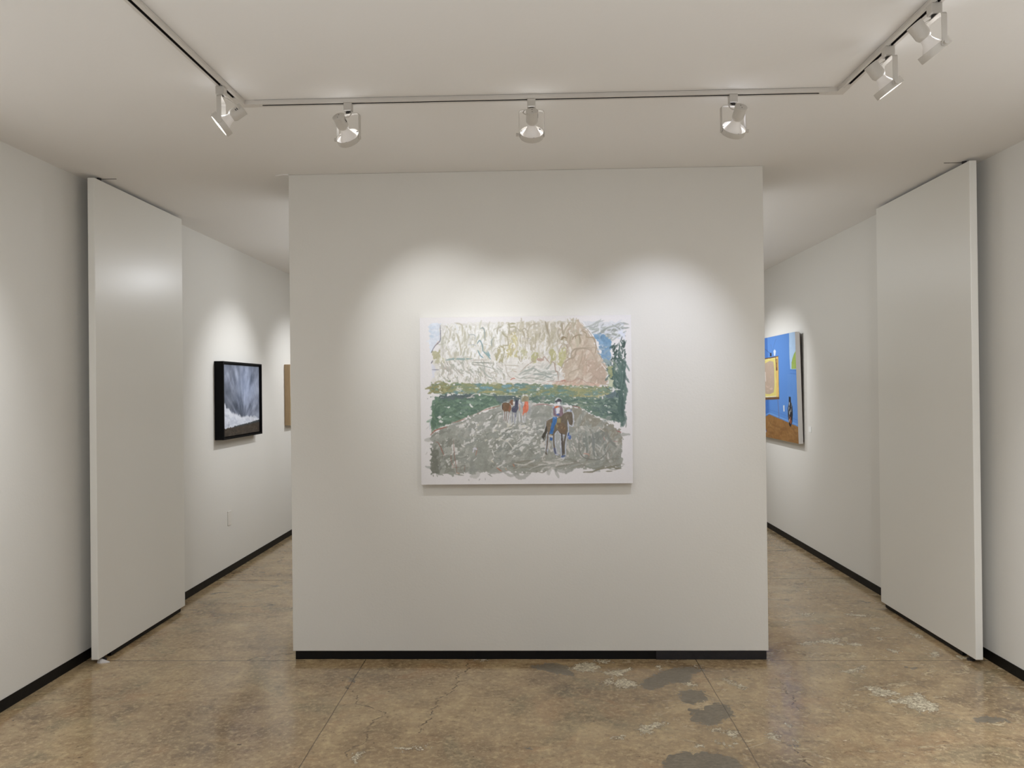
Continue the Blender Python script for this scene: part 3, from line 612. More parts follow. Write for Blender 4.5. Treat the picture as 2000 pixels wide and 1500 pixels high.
for pts, w_, c in [
 ([(345, 120), (395, 130), (408, 170), (405, 220)], 12, (184, 178, 156)), ([(360, 200), (380, 260), (395, 340), (390, 370)], 13, (180, 174, 152)),
 ([(545, 165), (565, 158), (578, 190), (578, 250)], 9, (134, 146, 144)), ([(520, 280), (540, 255), (560, 290), (562, 340)], 9, (120, 150, 156)),
 ([(525, 330), (545, 370), (570, 390)], 8, (104, 146, 156)), ([(570, 340), (600, 370), (625, 400)], 9, (104, 146, 156)), ([(600, 335), (618, 375), (590, 345)], 8, (110, 150, 158)),
 ([(455, 212), (480, 208), (505, 218), (505, 250)], 6, (150, 160, 160)), ([(445, 290), (490, 288), (515, 300)], 4, (140, 150, 160)), ([(635, 300), (632, 260), (645, 235)], 8, (138, 148, 144)),
 ([(675, 205), (680, 165), (705, 148)], 12, (172, 166, 146)), ([(712, 190), (735, 215), (755, 230)], 14, (170, 164, 134)), ([(755, 230), (760, 290), (720, 290)], 10, (170, 162, 130)),
 ([(765, 120), (775, 150), (815, 150), (820, 190)], 13, (166, 160, 130)), ([(775, 122), (815, 122)], 14, (160, 156, 122)), ([(770, 140), (768, 200)], 10, (168, 160, 136)),
 ([(830, 160), (858, 182), (885, 160), (910, 180)], 10, (168, 160, 138)), ([(915, 190), (930, 145), (960, 128), (1000, 124)], 12, (182, 172, 150)), ([(880, 235), (940, 243)], 4, (176, 168, 164)),
 ([(1050, 110), (1058, 150), (1072, 200)], 16, (160, 148, 124)), ([(1010, 190), (1000, 230)], 9, (156, 146, 124)), ([(1075, 200), (1085, 250), (1078, 300)], 9, (174, 164, 142)),
 ([(1176, 120), (1180, 170), (1190, 210)], 14, (164, 152, 128)), ([(1240, 110), (1205, 160), (1192, 200)], 12, (168, 156, 130)), ([(1170, 250), (1185, 228), (1215, 236)], 12, (142, 124, 92)), ([(1190, 232), (1176, 248)], 12, (142, 124, 92)),
 ([(1255, 250), (1270, 225), (1305, 210), (1340, 212)], 10, (148, 132, 104)), ([(1308, 212), (1318, 250), (1316, 282)], 9, (150, 134, 106)), ([(1335, 180), (1365, 200), (1365, 225), (1390, 230)], 10, (160, 144, 116)), ([(1285, 218), (1280, 240)], 6, (148, 132, 104)),
 ([(1390, 230), (1425, 235), (1440, 300), (1436, 350)], 11, (164, 142, 116)), ([(1300, 100), (1340, 130), (1390, 190), (1430, 260), (1470, 370), (1520, 440), (1540, 520)], 7, (158, 142, 120)),
 ([(1230, 320), (1215, 350), (1215, 300), (1190, 280), (1165, 310), (1150, 350)], 8, (166, 150, 128)), ([(1190, 430), (1230, 400), (1275, 380), (1290, 330), (1340, 315), (1410, 330)], 12, (162, 144, 122)),
 ([(1250, 390), (1250, 350), (1280, 320), (1330, 312), (1400, 312)], 11, (160, 144, 122)), ([(1190, 430), (1170, 480)], 9, (160, 146, 126)), ([(1225, 530), (1245, 500), (1320, 470), (1360, 440)], 8, (172, 154, 132)),
 ([(1340, 330), (1330, 400), (1305, 460)], 10, (172, 152, 130)), ([(1400, 330), (1440, 400), (1450, 470)], 14, (176, 154, 132)), ([(1095, 420), (1120, 430), (1130, 490), (1145, 500), (1150, 560)], 9, (166, 144, 126)),
 ([(855, 500), (900, 455), (940, 425), (985, 405), (990, 375)], 6, (168, 150, 134)), ([(990, 405), (1030, 400), (1040, 380), (1060, 400), (1085, 430)], 8, (170, 142, 128)), ([(985, 400), (1035, 405)], 20, (176, 146, 132)),
 ([(840, 520), (900, 490), (960, 470), (1010, 500), (1080, 510), (1150, 530)], 8, (150, 160, 152)), ([(950, 520), (1010, 515), (1060, 530), (1110, 550)], 7, (140, 152, 148)), ([(880, 550), (950, 545), (1040, 560)], 7, (160, 164, 152)),
 ([(780, 560), (800, 548), (815, 550)], 8, (196, 118, 98)), ([(1030, 590), (1090, 570), (1170, 572), (1215, 560), (1210, 575), (1260, 570), (1300, 550), (1340, 560), (1370, 580), (1420, 585), (1455, 612)], 5, (168, 124, 112)), ([(1165, 572), (1200, 560), (1200, 575)], 9, (186, 128, 108)), ([(1150, 570), (1160, 480), (1155, 460)], 4, (170, 152, 140)), ([(1212, 510), (1214, 600)], 3, (186, 160, 140)),
 ([(232, 140), (234, 200), (230, 260), (190, 300), (162, 350)], 6, (92, 92, 112)), ([(222, 262), (185, 305)], 4, (140, 104, 100)), ([(162, 432), (174, 412)], 7, (80, 78, 92)), ([(168, 482), (222, 482)], 5, (92, 92, 116)),
 ([(470, 408), (600, 405)], 10, (188, 182, 174)), ([(490, 425), (600, 428), (620, 432)], 9, (142, 146, 134)), ([(480, 440), (560, 450), (640, 470)], 8, (156, 160, 148)), ([(560, 460), (590, 520), (640, 550)], 10, (160, 166, 156)), ([(740, 440), (760, 520), (790, 545)], 7, (186, 178, 166)),
 ([(730, 445), (830, 450), (840, 455)], 6, (176, 168, 150)), ([(740, 475), (830, 478)], 6, (198, 190, 178)), ([(800, 490), (830, 500)], 6, (190, 170, 150))]: S(pts, w_, c)
for pts, w_ in [([(560, 340), (585, 380)], 5), ([(880, 440), (910, 400), (925, 440)], 7), ([(840, 400), (860, 430), (900, 400)], 8), ([(1050, 230), (1045, 330), (1040, 360)], 14), ([(900, 300), (920, 340), (930, 290)], 10), ([(1160, 500), (1180, 470)], 10), ([(960, 560), (1120, 590)], 7), ([(700, 560), (850, 575)], 8), ([(1480, 430), (1530, 500), (1548, 570)], 5), ([(250, 580), (420, 590), (560, 600), (700, 582)], 8), ([(860, 590), (1010, 590)], 8), ([(1470, 600), (1550, 606)], 7), ([(1310, 105), (1365, 155)], 6)]: S(pts, w_, (230, 228, 226))
# sky right with cloud strokes and blue
PL([(1330, 105), (1655, 110), (1660, 240), (1440, 230), (1380, 160)], (204, 206, 210), op=.9)
SCT([(1340, 112), (1640, 118), (1640, 260), (1450, 230), (1390, 160)], 46, (60, 150), (8, 17), (-8, 26), [(152, 158, 150), (226, 228, 232), (170, 176, 170), (140, 146, 138), (206, 210, 218), (160, 166, 160)], op=.85)
PL([(1425, 215), (1500, 205), (1560, 260), (1555, 310), (1470, 290)], (110, 150, 184), rag=4)
PL([(1465, 300), (1550, 300), (1560, 380), (1540, 430), (1490, 400)], (112, 148, 180), rag=4)
SCT([(1440, 220), (1550, 250), (1560, 430), (1500, 430), (1460, 300)], 20, (30, 70), (8, 16), (14, 30), [(96, 142, 182), (120, 160, 196), (140, 160, 170), (168, 184, 200), (96, 138, 178)], op=.8)
PL([(1490, 400), (1555, 410), (1560, 450), (1525, 450)], (130, 150, 152), rag=3)
SCT([(1610, 120), (1655, 130), (1655, 240), (1620, 220)], 7, (40, 80), (12, 22), (70, 30), [(206, 212, 228), (216, 220, 232)], op=.8)
# middle band of scrub
PL([(165, 585), (700, 592), (900, 590), (1200, 606), (1560, 612), (1560, 690), (880, 690), (165, 665)], (128, 142, 112), rag=5)
SCT([(170, 590), (900, 595), (1200, 610), (1560, 615), (1550, 720), (900, 690), (170, 660)], 230, (35, 100), (9, 20), (-3, 13), [(150, 150, 100), (138, 148, 104), (108, 138, 122), (100, 140, 146), (120, 146, 120), (158, 152, 104), (130, 140, 96), (96, 128, 112)], op=.85)
SCT([(165, 600), (290, 600), (290, 655), (165, 665)], 14, (60, 110), (14, 24), (0, 14), [(146, 142, 92), (136, 132, 84)], op=.9)
for p in ([(545, 620), (640, 622)], [(715, 610), (790, 605)], [(750, 640), (830, 640)], [(1040, 610), (1110, 608)]): S(p, 22, (108, 152, 166))
S([(560, 655), (720, 650)], 16, (160, 156, 104)); S([(1330, 690), (1480, 680), (1540, 665)], 16, (168, 160, 108)); S([(1310, 640), (1450, 650)], 12, (150, 152, 100))
PL([(1440, 720), (1560, 655), (1655, 640), (1655, 760), (1480, 760)], (92, 112, 116), rag=4)
# dark green fields
PL([(178, 685), (520, 672), (870, 690), (870, 720), (720, 745), (560, 800), (400, 870), (250, 920), (168, 950), (175, 800)], (96, 124, 104), rag=5)
SCT([(180, 690), (860, 690), (700, 740), (540, 800), (400, 860), (250, 910), (175, 930)], 130, (50, 120), (12, 24), (-8, 20), [(90, 118, 98), (104, 134, 110), (82, 108, 94), (118, 148, 124), (96, 118, 110), (86, 112, 90)], op=.85)
PL([(185, 690), (420, 665), (520, 690), (300, 715)], (84, 98, 100), rag=5)
PL([(640, 680), (870, 690), (870, 715), (700, 740)], (90, 108, 108), rag=4)
SCT([(172, 740), (215, 740), (210, 930), (170, 930)], 16, (60, 120), (12, 20), (92, 8), [(80, 108, 90), (96, 126, 98), (72, 98, 86)], op=.9)
PL([(870, 690), (1200, 690), (1460, 700), (1640, 700), (1650, 890), (1600, 885), (1470, 850), (1330, 785), (1180, 745), (1000, 745), (930, 740)], (104, 128, 112), rag=5)
SCT([(900, 690), (1200, 690), (1440, 720), (1400, 790), (1180, 740), (930, 735)], 60, (60, 130), (10, 20), (3, 10), [(96, 122, 104), (118, 144, 120), (88, 112, 100), (134, 150, 124), (104, 126, 122)], op=.85)
SCT([(1440, 710), (1645, 700), (1650, 885), (1590, 880), (1440, 800)], 80, (40, 90), (12, 22), (16, 40), [(82, 106, 98), (100, 126, 112), (70, 94, 88), (116, 140, 124), (92, 114, 108)], op=.9)
cv.flow([(190, 690), (680, 690), (560, 790), (190, 910)], [(70, 96, 84), (124, 152, 130)], sc=4, stretch=4, ang=-12, thr=.9, op=.55)
cv.flow([(190, 690), (660, 690), (560, 780), (190, 900)], [(218, 220, 216)], sc=4, stretch=2.2, ang=-14, thr=1.45, op=.95)
for p in ([(215, 850), (235, 850)], [(225, 880), (250, 885)]): S(p, 20, (216, 214, 212))
cv.flow([(900, 690), (1640, 690), (1640, 885), (1400, 810), (1150, 745), (930, 740)], [(70, 96, 92), (150, 170, 152), (212, 214, 208)], sc=4, stretch=3.2, ang=8, thr=1.15, op=.8)
cv.flow([(170, 588), (1550, 605), (1550, 690), (880, 688), (170, 664)], [(110, 142, 132), (164, 160, 110), (216, 216, 208)], sc=3.6, stretch=3.4, ang=-3, thr=1.05, op=.8)
SCT([(360, 620), (410, 620), (410, 650), (360, 650)], 12, (16, 30), (4, 7), (60, 60), [(222, 218, 210)], op=.95)
S([(470, 690), (500, 670), (540, 668)], 6, (214, 210, 202)); S([(560, 664), (600, 676), (650, 682)], 5, (214, 210, 202)); S([(680, 680), (860, 678)], 4, (206, 204, 192)); S([(440, 700), (500, 690)], 8, (206, 196, 188))
# tree at the right edge
SCT([(1560, 290), (1665, 260), (1668, 460), (1570, 450)], 64, (26, 56), (7, 13), (112, 34), [(58, 80, 74), (70, 94, 88), (52, 72, 66), (84, 106, 100)], op=.95)
SCT([(1580, 440), (1668, 430), (1660, 660), (1560, 620), (1545, 520)], 56, (50, 120), (12, 22), (72, 24), [(74, 100, 92), (90, 118, 104), (62, 88, 82), (116, 138, 110), (84, 108, 100)], op=.9)
SCT([(1630, 460), (1672, 460), (1655, 880), (1625, 880)], 30, (90, 160), (14, 22), (91, 5), [(76, 102, 95), (92, 118, 108), (66, 90, 86)], op=.95)
PL([(1525, 450), (1560, 455), (1575, 520), (1560, 560), (1540, 520)], (150, 156, 110), rag=3); PL([(1535, 540), (1580, 560), (1570, 620), (1540, 600)], (192, 196, 164), rag=3)
S([(1510, 600), (1530, 625), (1560, 640)], 6, (84, 92, 84)); S([(1630, 260), (1640, 225)], 8, (70, 84, 80)); S([(1640, 250), (1650, 262)], 9, (64, 78, 76)); S([(1550, 630), (1630, 635)], 9, (208, 212, 206))
S([(1665, 820), (1680, 900), (1676, 930)], 4, (150, 158, 150)); S([(1680, 885), (1675, 925)], 7, (140, 148, 138))
# road and foreground
road = [(160, 990), (250, 930), (400, 880), (560, 808), (700, 768), (900, 752), (1050, 750), (1300, 775), (1480, 862), (1645, 960), (1650, 1250), (1500, 1240), (1200, 1250), (1060, 1262), (850, 1282), (700, 1268), (500, 1285), (380, 1290), (180, 1300), (158, 1240)]
PL(road, (150, 152, 142), rag=5)
PL([(420, 880), (700, 772), (1000, 752), (1100, 900), (950, 1010), (600, 960), (400, 1000)], (156, 157, 150), rag=6)
PL([(1100, 760), (1300, 778), (1480, 866), (1640, 960), (1645, 1060), (1420, 980), (1200, 900)], (146, 142, 126), rag=6)
PL([(1340, 960), (1500, 930), (1540, 1080), (1480, 1160), (1380, 1140), (1330, 1050)], (130, 136, 128), rag=5)
PL([(160, 1090), (330, 1000), (330, 1270), (165, 1290)], (128, 130, 118), op=.9, rag=6)
GR = [(146, 148, 139), (160, 161, 153), (138, 142, 133), (170, 170, 162), (153, 156, 149), (144, 149, 143)]
SCT(road, 120, (70, 190), (20, 44), lambda x, y: -28+cv.rng.normal()*34, GR, op=.75, curve=.5)
LTG = [(214, 212, 208), (200, 198, 192), (222, 220, 218), (206, 202, 186), (190, 190, 186)]
cv.flow([(190, 960), (600, 830), (700, 800), (980, 860), (1060, 1150), (900, 1240), (190, 1260)], [(128, 132, 121), (170, 171, 162), (212, 210, 206)], sc=7, stretch=2.6, ang=-38, thr=.75, op=.85, warp=4.0)
cv.flow([(380, 880), (620, 830), (960, 880), (1000, 1000), (760, 1120), (420, 1000)], [(222, 220, 216), (206, 202, 184), (138, 142, 132), (218, 216, 214)], sc=4.5, stretch=2.4, ang=-35, thr=1.0, op=.85, warp=3.6)
cv.flow([(640, 940), (1060, 900), (1060, 1120), (640, 1210)], [(214, 214, 210), (134, 140, 134), (216, 214, 210)], sc=4.5, stretch=4.5, ang=-24, thr=.85, op=.8, warp=3.6)
cv.flow([(960, 760), (1080, 760), (1080, 1010), (960, 1010)], [(206, 206, 200)], sc=4.5, stretch=2.6, ang=-60, thr=1.5, op=.7, warp=2.2)
cv.flow([(1000, 1040), (1340, 980), (1350, 1210), (1000, 1220)], [(212, 206, 200), (142, 138, 126), (200, 192, 184)], sc=4.5, stretch=2.2, ang=80, thr=.85, op=.75, warp=3.6)
cv.flow([(1240, 800), (1480, 880), (1640, 970), (1640, 1200), (1340, 1200)], [(206, 202, 194), (130, 128, 116), (168, 164, 152)], sc=5, stretch=3, ang=75, thr=1.0, op=.7, warp=4.0)
SCT([(1340, 940), (1640, 1000), (1640, 1200), (1340, 1200)], 26, (60, 150), (9, 20), lambda x, y: 88+cv.rng.normal()*22, [(138, 134, 122), (126, 130, 122), (150, 148, 136), (176, 172, 164), (132, 126, 112), (200, 196, 190)], op=.75, curve=.4)
PL([(520, 1060), (600, 1050), (610, 1260), (500, 1260)], (146, 149, 139), rag=6); PL([(160, 1100), (215, 1100), (220, 1290), (165, 1290)], (116, 118, 106), rag=4)
SCT([(850, 1180), (1300, 1180), (1640, 1190), (1600, 1235), (1200, 1260), (860, 1280)], 60, (70, 160), (9, 18), (-9, 9), [(142, 144, 132), (128, 130, 116), (160, 160, 150), (206, 202, 196), (132, 128, 112), (150, 150, 138)], op=.8)
for pts, w_, c in [([(1350, 1275), (1420, 1270), (1480, 1250), (1560, 1235), (1640, 1215)], 12, (128, 124, 104)), ([(1520, 1268), (1578, 1266)], 9, (132, 128, 108)), ([(1580, 1238), (1640, 1248)], 13, (122, 118, 98)), ([(1360, 1272), (1425, 1276)], 10, (132, 128, 108)),
 ([(1330, 980), (1350, 950), (1420, 930), (1480, 925), (1510, 960)], 10, (168, 168, 158)), ([(1320, 1000), (1315, 1080), (1340, 1150), (1400, 1175), (1480, 1170), (1540, 1110)], 9, (122, 124, 114)), ([(1340, 990), (1335, 1060)], 5, (206, 202, 196)), ([(1470, 1120), (1500, 1060)], 5, (206, 206, 200)), ([(1380, 960), (1390, 1120)], 8, (164, 166, 158)), ([(1420, 980), (1430, 1120)], 22, (122, 128, 124)),
 ([(1350, 1130), (1385, 1135), (1395, 1150)], 10, (182, 140, 122)), ([(1470, 930), (1510, 960)], 6, (214, 196, 178)), ([(1505, 1000), (1515, 1030)], 6, (184, 140, 130)), ([(1600, 952), (1645, 966)], 6, (168, 90, 88)), ([(1580, 1035), (1615, 1037)], 4, (170, 100, 96)),
 ([(160, 1010), (200, 975), (260, 940)], 7, (124, 126, 114)), ([(155, 990), (190, 955), (235, 938), (285, 925)], 10, (158, 92, 76)), ([(330, 895), (390, 875), (430, 862)], 6, (150, 96, 80)), ([(520, 825), (560, 800), (610, 785), (665, 770), (700, 758)], 6, (172, 108, 92)), ([(215, 935), (300, 912), (340, 900)], 4, (216, 212, 206)), ([(540, 815), (600, 780), (690, 755)], 5, (218, 208, 200)), ([(300, 905), (420, 858), (540, 812)], 4, (170, 150, 136)),
 ([(960, 762), (1000, 750), (1060, 750), (1100, 762)], 7, (170, 124, 122)), ([(940, 760), (980, 744), (1050, 742)], 5, (216, 206, 202)), ([(1262, 762), (1300, 768), (1330, 782)], 7, (164, 98, 92)), ([(1320, 775), (1370, 800)], 6, (214, 206, 196)), ([(1420, 850), (1500, 860), (1570, 900)], 6, (196, 198, 188)),
 ([(195, 1045), (215, 1046), (240, 1090), (265, 1150)], 5, (150, 92, 78)), ([(235, 1085), (262, 1145)], 4, (168, 100, 84)), ([(315, 1135), (322, 1200), (340, 1230)], 4, (152, 92, 78)), ([(335, 1020), (345, 1150), (358, 1230), (364, 1290)], 4, (140, 84, 72)), ([(425, 1220), (423, 1270)], 3, (150, 100, 84)), ([(525, 1085), (510, 1150)], 5, (166, 100, 84)), ([(675, 1240), (715, 1270)], 8, (188, 112, 84)), ([(800, 1210), (815, 1235)], 8, (180, 122, 96)), ([(740, 1240), (755, 1262)], 5, (206, 160, 130)), ([(360, 1280), (385, 1285)], 6, (200, 150, 120)), ([(320, 1235), (380, 1238)], 4, (150, 110, 94)),
 ([(120, 945), (150, 915)], 3, (170, 166, 166)), ([(118, 1140), (132, 1120)], 4, (176, 168, 166)), ([(600, 1285), (640, 1310)], 7, (140, 142, 132)), ([(535, 1340), (545, 1325)], 6, (146, 146, 140)), ([(455, 1330), (460, 1340)], 6, (160, 160, 156)), ([(585, 1320), (586, 1338)], 4, (150, 150, 146)), ([(175, 1290), (180, 1310)], 8, (124, 126, 112)), ([(205, 1290), (212, 1312)], 7, (124, 126, 112)), ([(340, 1290), (420, 1300)], 10, (150, 150, 138)), ([(1620, 120), (1655, 128)], 6, (206, 210, 226)), ([(130, 705), (138, 707)], 5, (140, 138, 140)), ([(152, 600), (162, 612)], 6, (150, 148, 150)), ([(152, 870), (152, 950)], 6, (184, 196, 206))]: S(pts, w_, c, taper=.7)
S([(490, 1120), (500, 1090), (520, 1100)], 16, (204, 202, 212)); S([(400, 1065), (425, 1080)], 14, (212, 208, 202)); S([(630, 1180), (650, 1200)], 9, (216, 208, 190)); S([(640, 1100), (655, 1150)], 8, (216, 214, 208)); S([(780, 950), (960, 960)], 6, (214, 214, 208)); S([(700, 1020), (760, 1040), (800, 1090)], 8, (206, 202, 192))
# three horses in the distance and their rider
W_ = (222, 224, 230)
HP([(110, 200), (200, 160), (300, 90), (370, 100), (380, 240), (500, 120), (560, 40), (700, 30), (760, 260), (760, 420), (640, 620), (560, 640), (440, 640), (330, 640), (240, 640), (150, 600), (150, 400), (105, 300)], (176, 178, 176), op=.55, rag=3)
for x0, y0, x1, y1 in ((170, 380, 160, 600), (215, 390, 210, 590), (270, 390, 240, 620), (350, 400, 335, 620), (400, 390, 395, 650), (500, 400, 510, 600), (560, 430, 590, 620), (640, 430, 610, 620), (290, 420, 260, 640), (430, 420, 420, 660)): HS([(x0, y0), (x1, y1)], 24, W_, op=.85)
HP([(125, 210), (180, 185), (290, 190), (320, 240), (325, 330), (290, 395), (250, 370), (180, 380), (135, 340)], (118, 88, 62), rag=1)
HP([(280, 230), (325, 240), (322, 340), (280, 390), (262, 330)], (142, 92, 66), rag=1)
HP([(285, 190), (310, 120), (350, 110), (370, 160), (360, 240), (320, 240)], (132, 92, 68), rag=1); HS([(130, 220), (135, 330)], 20, (62, 48, 40)); HS([(300, 130), (310, 85)], 12, (120, 96, 84)); HS([(130, 195), (270, 188)], 10, (86, 62, 46))
for p in ([(175, 370), (178, 480), (160, 590)], [(225, 370), (215, 490), (210, 590)], [(280, 360), (268, 500), (240, 620)]): HS(p, 15, (110, 80, 62))
HP([(410, 130), (480, 130), (480, 220), (475, 330), (430, 400), (370, 390), (330, 360), (335, 300), (400, 240)], (78, 80, 100), rag=1); HS([(415, 140), (412, 80)], 12, (58, 62, 86)); HS([(470, 140), (495, 90)], 12, (64, 72, 100)); HS([(440, 130), (440, 220)], 40, (54, 58, 78)); HS([(375, 300), (410, 260)], 8, (170, 176, 190))
for p in ([(350, 380), (348, 500), (340, 620)], [(400, 380), (408, 520), (400, 640)], [(435, 380), (425, 500)]): HS(p, 14, (84, 88, 110))
HP([(560, 60), (640, 30), (700, 50), (710, 130), (640, 160), (560, 150)], (150, 142, 112), rag=1.5); HS([(575, 20), (690, 18)], 30, (224, 222, 222)); HS([(610, 22), (640, 24)], 8, (96, 104, 132)); HS([(560, 60), (560, 140)], 14, (172, 160, 120)); HS([(720, 40), (770, 60)], 14, (208, 200, 176))
HS([(520, 160), (560, 200), (570, 300)], 18, (126, 128, 148)); HS([(500, 220), (520, 330)], 22, (202, 140, 118)); HS([(515, 300), (505, 360)], 24, (206, 128, 96))
HP([(590, 250), (630, 160), (690, 160), (700, 260), (700, 340), (660, 400), (620, 400), (585, 440), (580, 330)], (220, 108, 76), rag=1); HS([(650, 160), (670, 320)], 26, (232, 122, 90)); HS([(585, 400), (580, 470)], 22, (222, 128, 96)); HS([(655, 390), (640, 470)], 12, (196, 116, 88)); HS([(540, 350), (555, 560)], 8, (190, 150, 130)); HS([(600, 480), (620, 600)], 6, (160, 150, 150))
HS([(715, 260), (740, 330), (700, 400), (740, 400)], 10, (132, 136, 160)); HS([(480, 620), (500, 700)], 10, (214, 200, 180)); HS([(510, 635), (600, 635)], 8, (210, 200, 186)); HS([(350, 770), (680, 772)], 12, (210, 210, 206)); HS([(0, 600), (130, 640)], 16, (196, 196, 190))
# nearest rider
HP([(1280, 100), (1340, 80), (1440, 120), (1470, 260), (1480, 380), (1560, 320), (1660, 300), (1690, 640), (1620, 700), (1560, 620), (1580, 780), (1660, 900), (1590, 1000), (1530, 1000), (1500, 1400), (1420, 1400), (1300, 1320), (1230, 1040), (1150, 980), (1120, 1300), (1080, 1040), (1000, 940), (1060, 800), (1090, 600), (1230, 520), (1220, 260), (1270, 200)], (190, 194, 204), op=.35, rag=3)
OL1 = [(1240, 500), (1150, 550), (1095, 620), (1080, 780), (1130, 900), (1240, 910), (1300, 850), (1340, 795), (1420, 880), (1530, 890), (1580, 800), (1570, 600), (1600, 660), (1660, 700), (1690, 630), (1672, 400), (1560, 370), (1490, 400), (1420, 470)]
HS(OL1, 22, (196, 204, 224), op=.8)
for q in ([(1110, 880), (1075, 1290)], [(1145, 880), (1135, 1000), (1125, 1290)], [(1225, 880), (1235, 1050), (1270, 1290)], [(1290, 880), (1290, 1080), (1340, 1310)], [(1405, 870), (1415, 1180), (1430, 1390)], [(1545, 880), (1515, 1180), (1530, 1360)], [(1430, 1400), (1530, 1380)]): HS(q, 16, (196, 206, 232), op=.8)
HS([(1280, 150), (1340, 80), (1430, 110)], 16, (220, 222, 226), op=.8); HS([(1225, 320), (1215, 480)], 14, (214, 216, 220), op=.6); HS([(1470, 300), (1475, 430)], 14, (214, 216, 220), op=.6)
HP([(1100, 600), (1150, 550), (1240, 520), (1400, 480), (1440, 450), (1500, 400), (1560, 380), (1650, 390), (1660, 480), (1670, 640), (1640, 680), (1600, 650), (1560, 560), (1560, 700), (1570, 800), (1530, 880), (1420, 870), (1340, 790), (1290, 850), (1240, 900), (1150, 880), (1110, 780), (1085, 700)], (104, 92, 76), rag=1)
HP([(1090, 640), (1130, 570), (1200, 540), (1190, 700), (1170, 860), (1120, 820)], (118, 102, 82), rag=1); HP([(1290, 540), (1400, 500), (1420, 640), (1380, 760), (1320, 740), (1290, 640)], (142, 126, 82), rag=1)
HP([(1320, 620), (1480, 620), (1540, 760), (1500, 860), (1420, 850), (1340, 740)], (112, 90, 68), rag=1)
for p in ([(1180, 620), (1190, 680)], [(1330, 680), (1350, 710)], [(1420, 740), (1460, 700)], [(1490, 760), (1500, 720)], [(1370, 540), (1380, 600)]): HS(p, 14, (168, 142, 96))
HP([(1060, 800), (1090, 680), (1110, 700), (1115, 820), (1060, 940), (1040, 1010), (1020, 960), (990, 930)], (66, 62, 52), rag=1); HS([(1085, 900), (1060, 990), (1010, 1040)], 24, (110, 108, 94))
for pts, w_, c in [([(1130, 860), (1120, 1000), (1110, 1150), (1085, 1290)], 34, (106, 92, 76)), ([(1085, 1270), (1110, 1310)], 30, (90, 80, 68)), ([(1260, 860), (1255, 1000), (1270, 1140), (1290, 1240)], 40, (110, 98, 80)), ([(1275, 1180), (1300, 1300)], 44, (78, 84, 118)), ([(1430, 860), (1440, 1000), (1455, 1180), (1460, 1330)], 40, (70, 62, 56)), ([(1530, 860), (1495, 1010), (1480, 1150), (1490, 1290)], 40, (88, 78, 66)), ([(1440, 1360), (1500, 1340)], 44, (70, 92, 150)), ([(1300, 1310), (1360, 1330)], 26, (190, 196, 224)), ([(1475, 900), (1470, 1000)], 9, (150, 156, 172)), ([(1110, 1200), (1120, 1260)], 14, (160, 170, 200)), ([(1420, 1180), (1425, 1290)], 10, (120, 140, 190))]: HS(pts, w_, c, taper=.2)
HS([(1590, 830), (1570, 900)], 30, (44, 70, 130)); HP([(1570, 900), (1640, 900), (1640, 960), (1600, 990), (1560, 950)], (78, 108, 176), rag=1); HS([(1580, 920), (1592, 935)], 22, (216, 220, 234)); HS([(1560, 600), (1580, 780)], 12, (140, 168, 216))
HS([(1520, 330), (1530, 380)], 18, (94, 104, 140)); HS([(1640, 320), (1625, 380)], 18, (84, 98, 140)); HS([(1550, 350), (1620, 350)], 30, (176, 190, 212)); HS([(1540, 480), (1530, 540)], 14, (150, 134, 112)); HS([(1650, 420), (1668, 600)], 10, (70, 60, 60)); HS([(1500, 400), (1450, 480)], 12, (80, 68, 58))
HP([(1240, 500), (1330, 490), (1320, 600), (1270, 720), (1240, 860), (1160, 870), (1190, 740), (1220, 620)], (48, 104, 172), rag=1); HP([(1180, 940), (1230, 950), (1220, 1020), (1170, 1000)], (44, 88, 158), rag=1); HS([(1290, 560), (1260, 680), (1200, 830)], 16, (40, 84, 152)); HS([(1250, 500), (1310, 520)], 22, (110, 150, 210)); HS([(1190, 870), (1200, 920)], 22, (206, 180, 130))
HP([(1235, 310), (1290, 270), (1420, 260), (1450, 330), (1460, 430), (1400, 490), (1330, 490), (1250, 450)], (130, 104, 116), rag=1); HP([(1310, 290), (1390, 280), (1385, 410), (1310, 430)], (214, 214, 222), rag=1); HS([(1250, 270), (1240, 300)], 28, (150, 166, 206)); HS([(1300, 310), (1290, 420)], 14, (128, 152, 206)); HS([(1320, 440), (1380, 450)], 36, (48, 92, 168)); HS([(1430, 300), (1440, 440)], 16, (112, 84, 88)); HS([(1260, 400), (1290, 470)], 14, (104, 84, 110)); HS([(1330, 490), (1350, 510)], 22, (214, 218, 226))
HP([(1270, 270), (1320, 245), (1380, 260), (1330, 295), (1280, 300)], (216, 106, 62), rag=.6); HS([(1290, 285), (1330, 260)], 16, (196, 90, 50))
HP([(1325, 160), (1400, 160), (1395, 220), (1355, 240), (1330, 210)], (226, 226, 230), rag=.6); HP([(1275, 150), (1330, 130), (1350, 100), (1400, 105), (1425, 140), (1425, 170), (1400, 160), (1320, 165), (1300, 170)], (62, 62, 72), rag=.6); HS([(1400, 160), (1395, 200)], 10, (60, 58, 66)); HS([(1290, 120), (1340, 90)], 12, (216, 220, 226)); HS([(1330, 170), (1325, 200)], 9, (70, 66, 70))
cv.I += (cv.n1*1.2)[..., None]; cv.soften(.45)
lum = cv.I.mean(2, keepdims=True); cv.I = 255-(255-(lum+(cv.I-lum)*.84))*.93

